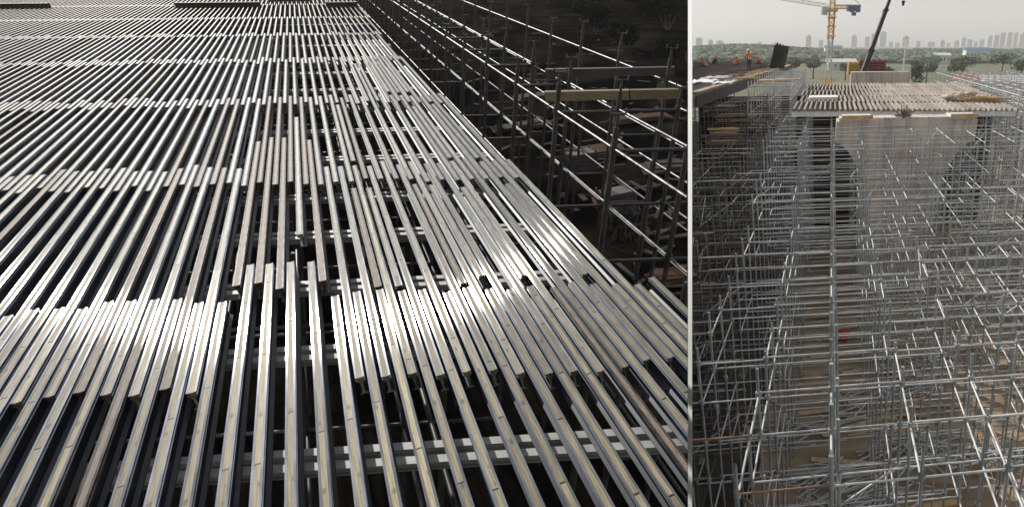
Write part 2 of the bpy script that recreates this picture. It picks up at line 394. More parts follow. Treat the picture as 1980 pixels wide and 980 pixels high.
rows.append(('farthest infill', [u for u in slots(.25, .88, 0) if random.random() < .62], 183, 123))
rows.append(('fifth', slots(-3.05, .90, 0), 120, 65))
far_rows = [(-3.6, .93, 69, 33), (-4.3, .93, 36, 8), (-5.0, .95, 10, -14), (-5.6, .97, -13, -32)]
names = {'gap': "short row filling the deck's open middle", 'middle': 'single gap at the middle of the deck', 'infill': 'infill between first and third rows', 'rear infill': 'infill between second and fourth rows', 'farthest infill': 'infill between third and fifth rows'}
nb = 0
for (rn, us, yn, yf) in rows:
    us = sorted(us); vis = 0
    for u in us:
        z0, z1 = Zof(yn + random.uniform(-.012, .012)*(yn+130)), Zof(yf + random.uniform(-.012, .012)*(yf+130))
        if rn == 'first' and -0.16 < u < 0.10: z1 = Zof(455 + random.uniform(-3, 3))
        z1 = min(z1, z0 + 4.6)if rn == 'first' and u < .1 and u > -.16 else z1
        s = u*C/F; cutz = 0; cut = False
        # where the beam would cross the seam plane
        zc = C*(u+0.02)/(PL-560) if u > 0 else 0
        if zc > z0 - 0.05:
            z0 = max(z0, zc - 0.6); cut = True
        if z1 - z0 < 0.25: continue
        z0b, z1b = z0, z1
        p0 = DP(s, z0b); p1 = DP(s, z1b)
        old = (rn in ('gap',) and random.random() < .8) or (rn in ('middle', 'second', 'third') and abs(u+.25) < .35 and random.random() < .35) or random.random() < 0.05
        yaw = random.uniform(-.0012, .0012)
        # every second row rests a hair above its neighbours' line to stay clear of them
        o = beam(p0 + NU*random.uniform(0, .002), (p1-p0).length, old, yaw, cut)
        vis += 1; nb += 1
        look = 'weathered brown-grey' if old else 'bright aluminium'
        if rn in names:
            lab = '%s beam, %s from left in the %s' % (look, ordn(vis), names[rn])
        else:
            lab = '%s beam, %s from left in the %s deck row from the camera' % (look, ordn(vis), rn)
        tag(o, lab, 'beam', 'silver beams laid side by side on the formwork deck')
print('beams', nb)
b = MB(); bi = MB()
for ri_, (ua, ub, yn, yf) in enumerate(far_rows):
    for u in slots(ua, ub, (ri_+1) % 2):
        s = u*C/F; a = DP(s, Zof(yn)); e = DP(s, Zof(yf))
        b.box((a+e)/2 - NU*0.08, (e-a)/2, LY*HW, NU*0.08, 0)
        b.box((a+e)/2 + NU*0.001, (e-a)/2, LY*0.0155, NU*0.0012, 1)
o = b.build('distant_deck_beams', [M['alu'], M['inlay']])
uv = o.data.uv_layers.new(name='UVMap')
lyl, txl = LY, T
for p in o.data.polygons:
    for li in p.loop_indices:
        v = o.data.vertices[o.data.loops[li].vertex_index].co
        uv.data[li].uv = (v.dot(LY)+v.dot(NU)*.7, v.dot(T))
tag(o, 'mass of thin silver beams covering the farthest part of the deck', 'beams', kind='stuff')

# double primary beams below, every metre or so
py = [1120, 880, 672, 543, 445, 372, 300, 247, 204, 168, 136, 108, 84, 62, 44]
for i, y in enumerate(py):
    ob = None
    z = C*(1+0.07/2.74)/(y+130.0); 
    sl_, sr_ = -1.15*z*0.9, 2.95
    pr = empty('primary_beam', DP(0, z, -0.2))
    tag(pr, 'double pale primary beam running crosswise under the silver beams, %s from the camera' % ordn(i+1), 'beam', 'pale double beams under the deck')
    for k in (-1, 1):
        a = DP(sl_, z + k*0.055, 0); e = DP(sr_, z + k*0.055, 0)
        cc = clip(a, e, PL, -1)
        if not cc: continue
        a, e = cc; q = MB(); X = (e-a)
        c0 = (a+e)/2 - NU*(HT+0.036); xn = X.normalized(); yn_ = NU.cross(xn)
        q.box(c0 + NU*0.026, X/2, yn_*0.034, NU*0.005); q.box(c0 - NU*0.026, X/2, yn_*0.034, NU*0.005); q.box(c0, X/2, yn_*0.02, NU*0.021)
        q.build('channel', M['white_alu'], pr)

# dark girders lying on the far deck
for (x0, x1, y, lab) in ((340, 505, 15, 'long dark steel girder lying on the far left half of the deck'), (-20, 96, 17, 'dark steel girder at the far left corner of the deck'),
                         (631, 693, 14, 'short dark steel girder at the far right edge of the deck'), (520, 600, 3, 'dark girder lying behind the others in the middle of the far deck')):
    z = Zof(y); s0 = (x0-560)*z/F; s1 = (x1-560)*z/F
    a = DP(s0, z - .0777*s0, 0); e = DP(s1, z-.0777*s0, 0); q = MB(); X = e-a; yn_ = NU.cross(X.normalized()); c0 = (a+e)/2 + NU*0.095
    q.box(c0 + NU*.08, X/2, yn_*.10, NU*.012); q.box(c0 - NU*.08, X/2, yn_*.10, NU*.012); q.box(c0, X/2, yn_*.012, NU*.067)
    tag(q.build('steel_girder', M['dark_panel']), lab, 'girder')

# ------------------------------------------------------------------ scaffold builder
def emit_scaffold(root, parts, px_side, keep, cap=100):
    """parts: {name: [(segments, radius, material, extras)]}; biggest 'cap' in view become parts, the rest one mesh"""
    for nm, items in parts.items():
        sc = []
        for it in items:
            segs = []
            for (a, b, r) in it[0]:
                cc = clip(a, b, px_side, keep)
                if cc and (cc[1]-cc[0]).length > 0.02: segs.append((cc[0], cc[1], r))
            if not segs: continue
            a, b, r = segs[0]; pa, pb = pix(a), pix(b)
            size = 0
            if pa[0] is not None and pb[0] is not None:
                def inside(t):
                    x = pa[0]+(pb[0]-pa[0])*t; y = pa[1]+(pb[1]-pa[1])*t
                    return (0 < x < 1330 if keep < 0 else 1338 < x < 1980) and 0 < y < 980
                fr = sum(inside(t/8) for t in range(9))/9
                size = math.hypot(pa[0]-pb[0], pa[1]-pb[1])*fr*r/max(.5, (pa[2]+pb[2])/2)
            sc.append((size, segs, it[1]))
        sc.sort(key=lambda t: -t[0])
        rest = {}
        for i, (size, segs, m) in enumerate(sc):
            if i < cap and size > 0:
                q = MB()
                for (a, b, r) in segs: q.tube(a, b, r, 8)
                q.build(nm, m, root)
            else: rest.setdefault(m.name, []).append(segs)
        if rest:
            ms = [bpy.data.materials[k] for k in rest]; q = MB()
            for mi, k in enumerate(rest):
                for segs in rest[k]:
                    for (a, b, r) in segs: q.tube(a, b, r, 6, caps=False, mi=mi)
            tag(q.build(nm+'s_beyond', ms, root), kind='stuff')

# side scaffold right of the deck
PVu = PV
parts = {'standard': [], 'ledger': [], 'brace': [], 'screw_jack_head': []}
srows = [(3.45, -1.2), (4.0, .47), (4.95, .47), (5.9, .47), (6.75, .47), (7.8, -1.0)]
zp = [2.6 + 1.62*i for i in range(26)]
def top_of(j, i):
    if j == 3 and i > 4: return None
    if j == 4 and i < 3: return -1.0
    return srows[j][1]
for j, (s, tv) in enumerate(srows):
    for i, z in enumerate(zp):
        tv = top_of(j, i)
        if tv is None: continue
        head = random.choice((.3, .42, .55)) if tv > 0 else .1
        a = DP(s, z, GV - .05); b = DP(s, z, tv + head - .16)
        segs = [(a, b, .036), (b, b + PV*.16, .02)]
        for lv in (-2.5, -1.0, .47):
            if lv <= tv: segs.append((DP(s, z, lv-.03), DP(s, z, lv+.03), .055))
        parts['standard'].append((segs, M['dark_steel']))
        # forked head: plate and two lugs
        h = b + PV*.16
        hs_ = [(h - RT*.09, h + RT*.09, .016)]
        for k in (-1, 1): hs_.append((h + RT*k*.09, h + RT*k*.09 + PV*.07, .012))
        parts['screw_jack_head'].append((hs_, M['shade_steel']))
        for lv in (-2.5, -1.0, .47):
            if lv <= tv + .01:
                if i+1 < len(zp) and (top_of(j, i+1) or -9) >= lv and not (j == 2 and i == 5 and lv > 0) and not (j == 4 and i == 3 and lv > 0):
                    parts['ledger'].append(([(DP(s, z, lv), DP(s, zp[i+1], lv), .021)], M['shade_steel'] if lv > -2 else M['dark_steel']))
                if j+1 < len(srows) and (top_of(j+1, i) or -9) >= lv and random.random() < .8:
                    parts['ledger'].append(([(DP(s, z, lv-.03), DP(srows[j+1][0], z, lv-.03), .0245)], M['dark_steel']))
        if random.random() < .16 and j < 4:
            parts['brace'].append(([(DP(s+.05, z, -3.9), DP(s+.05, z+1.6, -2.4), .02)], M['dark_steel']))
rt = tag(empty('side_scaffold', DP(4.0, 6, GV)), 'dark open tube scaffold with forked heads standing right of the silver beam deck', 'scaffold')
emit_scaffold(rt, parts, PL, -1)
# timber bearer resting across the heads
def bearer(s0, s1, z, v, m, lab, w=.05, h=.07):
    a, e = DP(s0, z, v), DP(s1, z, v); q = MB(); X = e-a; yn_ = NU.cross(X.normalized())
    q.box((a+e)/2, X/2, yn_*w, NU*h); return tag(q.build('timber_bearer', m), lab, 'beam')
bearer(3.95, 6.1, 9.4, .60, M['inlay'], 'yellowish beam laid across the scaffold heads right of the deck')
bearer(4.6, 7.0, 10.9, .60, M['dark_panel'], 'dark beam laid across scaffold heads behind the yellowish beam')

# supports below the deck
parts = {'standard': [], 'ledger': []}
zz = [3.0+1.9*i for i in range(22)]
for i, z in enumerate(zz):
    lim = 1.0*z + 2
    s = -lim + (lim % 1.25)
    while s < 3.0:
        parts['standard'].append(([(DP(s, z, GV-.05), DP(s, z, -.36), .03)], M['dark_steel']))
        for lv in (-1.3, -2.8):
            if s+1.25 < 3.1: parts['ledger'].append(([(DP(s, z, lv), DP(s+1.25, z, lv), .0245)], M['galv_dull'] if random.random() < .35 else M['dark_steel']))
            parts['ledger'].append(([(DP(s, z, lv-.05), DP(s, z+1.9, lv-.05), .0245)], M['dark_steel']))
        s += 1.25
rt = tag(empty('support_scaffold', DP(0, 6, GV)), 'dark scaffold props seen in the gaps under the silver beam deck', 'scaffold')
emit_scaffold(rt, parts, PL, -1)

# clutter on the slope
def gpt(px, py):                                           # point on the left-hand slope
    Z = CG/(py+130.0); return W((px-PX)/F*Z, (700*Z-CG)/F, Z)
bund = 'loose tube leaning in the upright bundle on the slope beside the scaffold'
for i in range(16):
    b0 = gpt(1205 + random.uniform(-22, 28), 468 + random.uniform(-6, 6)); q = MB()
    lean = (PV + RT*random.uniform(-.35, .35) + FW*random.uniform(-.3, .3)).normalized()
    q.tube(b0 - PV*.05, b0 + lean*random.uniform(.8, 1.2), .024, 8)
    tag(q.build('scaffold_tube', M['shade_steel']), bund, 'tube', 'tubes in the upright bundle')
M['soil_red'] = mat('reddish_board', (0.05, 0.03, 0.02), 0.9, 0, (0.075, 0.048, 0.032), 3, spec=.05)
M['mat_grey'] = mat('grey_sheet', (0.035, 0.034, 0.031), 0.8, 0, (0.06, 0.057, 0.05), 3, spec=.05)
stacks = [(1010, 250, 2.4, .9, 'mat_grey', 'pale grey sheet lying on the slope left of the scaffold bay'), (1150, 300, 2.2, 1.4, 'soil_red', 'reddish board lying inside the scaffold bay'),
          (1240, 235, 2.6, 1.0, 'soil_red', 'reddish board far up the slope near the trees'), (1060, 190, 3.2, 1.2, 'mat_grey', 'grey sheet far up the slope behind the yellowish beam'),
          (1285, 330, 1.6, 1.2, 'mat_grey', 'grey sheet by the added post at mid height'), (1300, 545, 1.1, .8, 'soil_red', 'reddish board at the deck edge near the added white post')]
for (px, py_, a, b_, m, lab) in stacks:
    p = gpt(px, py_); q = MB()
    for k in range(3):
        rot = random.uniform(-.3, .3); X = (Sd*math.cos(rot)+T*math.sin(rot)); Y = NU.cross(X)
        q.box(p + NU*(.12+.05*k), X*a/2*(1-.12*k), Y*b_/2*(1-.15*k), NU*.022)
    tag(q.build('board_stack', M[m]), lab, 'boards')
p = gpt(1290, 202); q = MB(); q.tube(p + NU*.55 - Sd*.3, p + NU*.55 + Sd*.3, .5, 24); q.tube(p + NU*.55 - Sd*.34, p + NU*.55 + Sd*.34, .18, 16)
tag(q.build('cable_drum', M['mat_grey']), 'round pale drum lying on the slope beyond the scaffold', 'drum')
for i, (px, py_, lab) in enumerate(((1195, 415, 'dark crate on the slope behind the upright tubes'), (1125, 335, 'dark crate under the middle scaffold bay'))):
    p = gpt(px, py_); q = MB()
    for k in range(5): q.box(p + NU*(.12+.14*k), Sd*.45, T*.3, NU*.055)
    for sx in (-1, 1):
        for sy in (-1, 1): q.box(p + NU*.4 + Sd*.46*sx + T*.31*sy, Sd*.025, T*.025, NU*.42)
    tag(q.build('crate', M['dark_panel']), lab, 'crate')
q = MB()
for i in range(240):
    px, py_ = random.uniform(760, 1325), random.uniform(60, 600)
    if px < 560 + .97*(py_+130): continue
    p = gpt(px, py_) + NU*.08; a = random.uniform(0, 6.3); L = random.uniform(.3, 1.3)
    X = (Sd*math.cos(a)+T*math.sin(a)); q.box(p, X*L/2, NU.cross(X)*random.uniform(.03, .09), NU*.02, random.choice((0, 0, 1)))
cl = []
tag(q.build('site_litter', [M['mat_grey'], M['soil_red']]), 'scattered offcuts and broken boards on the dark slope', 'debris', kind='stuff')

# shrubs at the top of the slope
def crown(q, c, rx, rz, nleaf, leaf, seed):
    rr = random.Random(seed)
    lobes = [(Vector((rr.uniform(-.6, .6)*rx, rr.uniform(-.6, .6)*rx, rr.uniform(-.1, .8)*rz)), rr.uniform(.35, .6)) for _ in range(9)]
    for _ in range(nleaf):
        o_, k = rr.choice(lobes); d = Vector((rr.gauss(0, 1), rr.gauss(0, 1), rr.gauss(0, 1))).normalized()
        p = c + o_ + Vector((d.x*rx*k, d.y*rx*k, d.z*rz*k))*rr.uniform(.7, 1.05)
        a = Vector((rr.gauss(0, 1), rr.gauss(0, 1), rr.gauss(0, 1))).normalized(); b_ = d.cross(a).normalized() if d.cross(a).length > .1 else RT
        s_ = leaf*rr.uniform(.6, 1.4)
        q.add([p-a*s_, p+b_*s_*.6, p+a*s_, p-b_*s_*.6], [(0, 1, 2, 3)])
shr = [(1290, 60, 2.4), (1180, 20, 3.6), (1245, 32, 2.6), (1060, 6, 4.2), (1310, 10, 4.6), (985, -18, 5), (1120, -20, 6.5), (880, -30, 6), (1240, -25, 6.5), (1215, 95, 1.3), (1150, 62, 1.6), (1325, 120, 1.0), (780, -40, 6)]
for i, (px, py_, r) in enumerate(shr):
    p = gpt(px, py_); st = empty('shrub', p)
    tag(st, 'dark leafy bush on the shaded slope beyond the scaffold, %s from the left' % ordn(sorted(s[0] for s in shr).index(px)+1), 'bush', 'dark bushes on the slope')
    q = MB(); crown(q, p + Vector((0, 0, r*.55)) - RT*max(0, (px+r*F/(CG/(py_+130))-1322))*(CG/(py_+130))/F, r, r*.75, 1300, r*.09, i); q.build('foliage', M['leaf_dark'], st)
    q = MB()
    for k in range(4): q.tube(p - Vector((0, 0, .2)), p + Vector((random.uniform(-.4, .4)*r, random.uniform(-.4, .4)*r, r*.6)), .06*r/2, 6, .02)
    q.build('stem', M['bark'], st)

# ------------------------------------------------------------------ right-hand site
RV = (ray(1606, 3500)*-1); RV = RV/RV.z                   # direction of the standards, per metre of height
def RP(u, d, h):                                          # h = metres below the lens; leaning with the standards
    p = RW(u, d, 0.0); return p + RV*(12-h)
def RPg(u, d, h):                                         # point that meets the same standard at mid height
    return RW(u, d, 12-h)
# standards are plumbed so that they pass through RW(u, d) near 6 m below the lens
def RS(u, d, h): return RW(u, d, 12-h) - Vector((RV.x, RV.y, 0))*h

def top_h(u, d):
    if d < 17.5: return 5.2
    if u < -2.9 and d < 33: return 4.4
    if u < -2.9: return 2.95
    if d < 21: return 4.4
    if d < 31: return 3.45
    return 3.35
def in_pier(u, d): return -0.2 < u < 7.7 and 28.7 < d < 31.2
lev = [11.6, 10.6, 9.6, 8.6, 7.7, 6.85, 6.0, 5.2, 4.4, 3.45, 2.95]
us = [-1.2*i for i in range(13, 0, -1)] + [1.2*i for i in range(0, 12)]
ds = [4.0+1.2*i for i in range(0, 31)]
A_ = {'standard': [], 'ledger': [], 'brace': []}
B_ = {'standard': [], 'ledger': [], 'brace': []}
rr = random.Random(3)
def pm(u):
    k = rr.random()
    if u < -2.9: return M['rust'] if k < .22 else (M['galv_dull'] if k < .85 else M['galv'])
    return M['rust'] if k < .07 else M['galv']
def level_off(u, d): return 0.06*math.sin(u*3+d*1.3)
for i, u in enumerate(us):
    for j, d in enumerate(ds):
        if in_pier(u, d) or (u < -8.5 and d < 16): continue
        P = B_ if u < -2.9 else A_
        th_ = top_h(u, d); jj = rr.uniform(-.05, .05)
        hi = th_ - rr.choice((.15, .3, .45)) if d < 31 or u < -2.9 else th_
        segs = [(RS(u, d, 11.95), RS(u, d, hi),   .024 if u != 0 else .036)]
        if d < 15:
            for L in lev:
                if L >= th_: segs.append((RS(u, d, L+.05), RS(u, d, L-.03), .05))
            segs.append((RS(u, d, hi), RS(u, d, hi)+Vector((0, 0, .02)), .07))
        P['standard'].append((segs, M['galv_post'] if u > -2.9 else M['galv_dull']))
        if u == 0 and d < 28:
            P['standard'].append(([(RS(.10, d+.05, 11.95), RS(.10, d+.05, hi+.3), .03)], M['galv_post']))
        for L in lev:
            if L < th_ - .02: continue
            if d < 13 and L in (11.6, 9.6, 6.85): continue
            if 15.5 < d < 19 and L in (9.6, 11.6): continue
            if (L in (4.4, 3.45) and th_ < 3.3 and L == 4.4): pass
            if i+1 < len(us):
                u2 = us[i+1]
                if not in_pier(u2, d) and L >= top_h(u2, d)-.02 and not (u2 < -8.5 and d < 16) and rr.random() < (.8 if d < 13 else .95):
                    o1 = rr.uniform(-.03, .03)
                    P['ledger'].append(([(RS(u, d, L+o1), RS(u2, d, L+o1), .0165)], pm(u)))
            if j+1 < len(ds):
                d2 = ds[j+1]
                if not in_pier(u, d2) and L >= top_h(u, d2)-.02 and rr.random() < (.5 if d < 17 else .42):
                    P['ledger'].append(([(RS(u, d, L+.05), RS(u, d2, L+.05), .0165)], pm(u)))
        if rr.random() < (.09 if u > -2.9 else .22) and i+1 < len(us):
            k = rr.randrange(0, 7)
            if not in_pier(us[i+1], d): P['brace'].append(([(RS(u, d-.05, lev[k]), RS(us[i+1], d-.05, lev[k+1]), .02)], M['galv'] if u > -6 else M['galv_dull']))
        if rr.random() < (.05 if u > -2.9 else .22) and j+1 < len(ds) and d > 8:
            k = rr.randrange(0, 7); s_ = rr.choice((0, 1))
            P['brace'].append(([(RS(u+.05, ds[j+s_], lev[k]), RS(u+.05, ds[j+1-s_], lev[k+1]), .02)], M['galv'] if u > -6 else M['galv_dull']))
# long diagonal braces on the face before the pier
for u0 in (0.9, 3.3, 5.7, 8.2):
    for k in range(3):
        h0, h1 = 9.6-k*2.0, 7.8-k*2.0
        A_['brace'].append(([(RS(u0, 28.0, h0), RS(u0+1.6, 28.0, h1-.2), .024)], M['galv']))
        A_['brace'].append(([(RS(u0+1.6, 27.95, h0), RS(u0, 27.95, h1-.2), .024)], M['galv']))
rt = tag(empty('pier_scaffold', RW(0, 12, 0)), 'galvanised tube scaffold grid filling the foreground and wrapping the concrete pier', 'scaffold')
emit_scaffold(rt, A_, PR, 1)
rt = tag(empty('bridge_scaffold', RW(-7, 25, 0)), 'dull brown-grey tube scaffold carrying the raised bridge deck on the left of the site', 'scaffold')
emit_scaffold(rt, B_, PR, 1)

# pale scaffold towers behind: left of the joist deck, and right of it
def small_scaffold(u0, u1, d0, d1, ht, hb, du, dd, dh, name, lab):
    P = {'standard': [], 'ledger': []}; u = u0
    while u <= u1+.01:
        d = d0
        while d <= d1+.01:
            P['standard'].append(([(RW(u, d, .05), RW(u, d, 12-ht+.25), .03)], M['galv']))
            h = ht
            while h < hb:
                if u+du <= u1+.01: P['ledger'].append(([(RW(u, d, 12-h), RW(u+du, d, 12-h), .026)], M['galv']))
                if d+dd <= d1+.01: P['ledger'].append(([(RW(u, d, 12-h-.05), RW(u, d+dd, 12-h-.05), .026)], M['galv']))
                h += dh
            d += dd
        u += du
    emit_scaffold(tag(empty(name, RW(u0, d0, 0)), lab, 'scaffold'), P, PR, 1)
small_scaffold(-4.6, -2.2, 37, 58, 2.2, 7, 1.2, 1.5, .75, 'access_scaffold', 'pale scaffold standing between the raised bridge deck and the joist deck')
small_scaffold(10.4, 17.6, 33, 62, 2.5, 6, 1.2, 2.4, .75, 'side_tower_scaffold', 'pale scaffold rising along the right side of the joist deck')

# dark sheets added behind the scaffolds to stand in for deep shade
M['dark_backing'] = mat('black_shade_backing', (0.012, 0.011, 0.012), 0.95, 0, (0.035, 0.028, 0.030), .8, 0, (1, 1, 6), spec=.05)
for (u0, u1, d, ht, lab) in ((-1.7, 11.4, 41.5, 3.5, 'black backing sheet added for shade under the joist deck behind the pier'), (-19, -1.9, 46, 3.4, 'black backing sheet added for shade behind the scaffold of the raised bridge')):
    q = MB(); nx = 40; vs = []
    for k in range(2):
        for i in range(nx+1):
            u = u0+(u1-u0)*i/nx; dd = d+.18*math.sin(i*1.1)
            vs.append(RW(u, dd, 12-ht if k else .1))
    keepf = [(i, i+1, nx+2+i, nx+1+i) for i in range(nx) if sd(vs[i], PR+2) > 0 and sd(vs[nx+1+i], PR+2) > 0]
    used = sorted({w for f in keepf for w in f}); mp_ = {w: a for a, w in enumerate(used)}
    q.add([vs[w] for w in used], [tuple(mp_[w] for w in f) for f in keepf], True); o = q.build('shade_backing', M['dark_backing']); md = o.modifiers.new('thick', 'SOLIDIFY'); md.thickness = .03
    tag(o, lab, 'net')
q = MB(); nu2, nd2 = 30, 60  # ground sheet with the shade under the raised bridge painted into its colour
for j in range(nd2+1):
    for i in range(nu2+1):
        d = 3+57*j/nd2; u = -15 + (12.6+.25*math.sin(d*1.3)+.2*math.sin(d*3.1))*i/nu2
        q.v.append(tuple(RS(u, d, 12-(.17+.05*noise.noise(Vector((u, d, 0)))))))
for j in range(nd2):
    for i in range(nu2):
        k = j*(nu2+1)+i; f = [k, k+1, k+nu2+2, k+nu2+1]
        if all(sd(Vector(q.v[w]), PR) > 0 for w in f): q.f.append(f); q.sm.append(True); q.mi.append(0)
M['painted_shade'] = mat('painted_shade_ground', (0.025, 0.02, 0.016), .8, 0, (0.07, 0.055, 0.04), .8, .3)
tag(q.build('shade_ground', M['painted_shade']), kind='structure')

# concrete pier with flared head
uc = 3.87; prof = []
def half(sg):
    pts = [(3.42, 3.30), (3.42, 4.25)]
    for k in range(1, 11):
        t = k/10; pts.append((1.93 + (3.42-1.93)*(1-math.sin(t*math.pi/2))**1.0*1.0, 4.25 + 2.9*(1-math.cos(t*math.pi/2))**.85))
    pts.append((1.93, 12.05)); return [(uc+sg*a, h) for a, h in pts]
ol = half(1) + half(-1)[::-1]
q = MB(); q.prism([RW(u, 29.2, 12-h) for u, h in ol], (RW(0, 30.7, 0)-RW(0, 29.2, 0)))
pe = empty('bridge_pier', RW(uc, 29.9, 0)); tag(pe, 'pale concrete bridge pier with a curved flaring head', 'pier')
q.build('shaft', M['concrete'], pe)
q = MB()
for a, b_ in ((-3.42, -.6), (-.5, .5), (.6, 3.42)):
    pass
q.prism([RW(uc-3.3, 29.35, 8.702), RW(uc+3.3, 29.35, 8.702), RW(uc+3.3, 30.55, 8.702), RW(uc-3.3, 30.55, 8.702)], Vector((0, 0, .12)))
q.build('bearing_ledge', M['concrete'], pe)
for k, (u0, u1, lab) in enumerate(((.7, 2.1, 'pale timber pallet on the left end of the pier head'), (5.9, 7.2, 'pale timber pallet on the right end of the pier head'))):
    q = MB()
    for i in range(5): q.prism([RW(u0, 29.0+.3*i, 8.83), RW(u1, 29.0+.3*i, 8.83), RW(u1, 29.2+.3*i, 8.83), RW(u0, 29.2+.3*i, 8.83)], Vector((0, 0, .07)))
    o = empty('pallet', RW(u0, 29.4, 8.83)); tag(o, lab, 'pallet'); q.build('slats', M['white_sheet'], o)
    q = MB(); q.prism([RW(u0-.03, 28.9, 8.825), RW(u1+.03, 28.9, 8.825), RW(u1+.03, 28.98, 8.825), RW(u0-.03, 28.98, 8.825)], Vector((0, 0, .16))); q.build('front_board', M['yellow_timber'], o)
q = MB()
for i in range(26):
    a = RW(3.7+rr.uniform(-.25, .25), 29.5+rr.uniform(-.2, .2), 8.86+rr.uniform(0, .25)); d = Vector((rr.gauss(0, 1), rr.gauss(0, 1), rr.gauss(0, .5))).normalized()
    q.tube(a-d*.25, a+d*.25, .03, 6)
tag(q.build('coupler_heap', M['galv_dull']), 'small grey heap of scaffold couplers on the middle of the pier head', 'couplers')

# joist deck behind the pier
jd = 2.95; SK = -0.12
q = MB(); q.prism([RW(-1.8, 31.5+1.8*.12, 12-jd-.36), RW(9.5, 31.5+SK*9.5, 12-jd-.36), RW(9.5, 31.66+SK*9.5, 12-jd-.36), RW(-1.8, 31.66+1.8*.12, 12-jd-.36)], Vector((0, 0, .22)))
tag(q.build('edge_beam', M['white_sheet']), 'long pale beam along the front edge of the joist deck above the pier', 'beam')
jm = {}
def joist_mesh(L, w, h):
    b = MB(); b.abox(-w/2, w/2, 0, L, 0, h); return b.mesh('timber_joist', M['joist'])
jr = [(31.4, 35.9), (35.6, 40.2), (39.9, 44.6), (44.3, 48.9), (48.6, 53.0)]
rown = ['front', 'second', 'third', 'fourth', 'rearmost']
for ri, (d0, d1) in enumerate(jr):
    L = (RW(0, d1, 0)-RW(0, d0, 0)).length; me = joist_mesh(L, .08, .15); u = -1.7 + .13*(ri % 2); k = 0
    while u < 9.6 + ri*.4:
        k += 1; o = bpy.data.objects.new('timber_joist', me); COL.objects.link(o)
        o.location = RW(u, d0 + SK*u + rr.uniform(-.12, .12), 12-jd-.13 + (.004 if ri % 2 else 0)); o.rotation_euler = (0, 0, -math.atan(.1607)+rr.uniform(-.004, .004))
        tag(o, '%s timber joist from the left in the %s row on the deck behind the pier' % (ordn(k), rown[ri]), 'joist', 'timber joists laid on the deck behind the pier')
        u += .26 + rr.uniform(-.02, .02)
for i, d in enumerate([32.1, 33.6, 35.4, 37.6, 39.8, 42, 44.2, 46.4, 48.6, 51, 52.8]):
    q = MB(); ur = 9.6+(d-31)*.08; q.prism([RW(-1.75, d-1.75*SK, 12-jd-.31), RW(ur, d+SK*ur, 12-jd-.31), RW(ur, d+.12+SK*ur, 12-jd-.31), RW(-1.75, d+.12-1.75*SK, 12-jd-.31)], Vector((0, 0, .17)))
    tag(q.build('cross_bearer', M['joist']), '%s cross bearer from the front under the timber joists' % ordn(i+1), 'beam', 'cross bearers under the joists')
# sheets, timber and sacks on it
q = MB()
for k in range(3):
    z = 12-jd+.02+.05*k; q.prism([RW(-1.2+.05*k, 36.6, z), RW(.55, 36.6, z), RW(.55, 38.0, z), RW(-1.15, 38.0, z)], Vector((0, 0, .045)))
tag(q.build('sheet_stack', M['white_sheet']), 'flat white sheets stacked on the left side of the joist deck', 'sheets')
for k in range(9):
    p = RW(7.6+rr.uniform(-.9, .9), 35.3+rr.uniform(-.5, .5), 12-jd+.12+.1*(k % 3)); q = MB(); n1, n2 = 10, 8; vs = []; fs = []
    ang = rr.uniform(0, 3.1)
    for a in range(n2+1):
        for b_ in range(n1):
            th = math.pi*a/n2; ph = 2*math.pi*b_/n1; r = 1+.12*math.sin(3*ph+k)+rr.uniform(-.05, .05)
            x = .42*math.sin(th)*math.cos(ph)*r; y = .26*math.sin(th)*math.sin(ph)*r
            vs.append(p + Vector((x*math.cos(ang)-y*math.sin(ang), x*math.sin(ang)+y*math.cos(ang), .15*math.cos(th))))
    for a in range(n2):
        for b_ in range(n1): fs.append((a*n1+b_, (a+1)*n1+b_, (a+1)*n1+(b_+1) % n1, a*n1+(b_+1) % n1))
    q.add(vs, fs, True); tag(q.build('sack', M['cloth']), 'limp pale sack in the heap on the right part of the joist deck', 'sack', 'sacks heaped on the joist deck')
for k in range(12):
    q = MB(); a = RW(8.3+rr.uniform(0, 1.1), 34.3+rr.uniform(-.5, .9), 12-jd+.05+.06*(k % 4)); d = (BX+AX*rr.uniform(-.6, .1)).normalized()*rr.uniform(.7, 1.2)
    q.box(a, d, Vector((-d.y, d.x, 0)).normalized()*.06, Vector((0, 0, .03)))
    tag(q.build('plank', M['yellow_timber'] if k % 2 else M['timber']), 'short pale plank lying loose beside the sacks on the joist deck', 'plank', 'planks beside the sacks')

# raised bridge deck on the left of the site
def ed(d): return -7.1 + (d-31)/(74-31)*2.15
z0 = 12-2.35
pts = [(ed(d), d) for d in (31.2, 45, 60, 78)]
def wallu(d, off=.02):                                       # u where the site plane cuts row d
    lo, hi = -60, 20
    for _ in range(40):
        m_ = (lo+hi)/2
        if sd(RW(m_, d, z0), PR) > 0: hi = m_
        else: lo = m_
    return hi+off
bd = empty('bridge_deck', RW(ed(50), 50, z0)); tag(bd, 'raised bridge deck under construction on the left of the scaffold site', 'bridge deck')
poly = []
ddl = [31.5+1.5*i for i in range(32)]
fine = [(ed(d), max(-30, wallu(d)), d) for d in ddl if ed(d) > wallu(d)+.1]
rgt = [RW(e, d, z0) for e, w, d in fine]; lft = [RW(w, d, z0) for e, w, d in fine][::-1]
q = MB(); q.prism([p-Vector((0, 0, .12)) for p in rgt+lft], Vector((0, 0, .10))); q.build('formwork_floor', M['joist'], bd)
q = MB()
for (e, w, d), (e2, w2, d2) in zip(fine[:-1], fine[1:]):
    q.prism([RW(e-.12, d, z0-.72), RW(e-.02, d, z0-.72), RW(e2-.02, d2, z0-.72), RW(e2-.12, d2, z0-.72)], Vector((0, 0, .58)))
q.build('side_form', M['black_form'], bd)
q = MB()
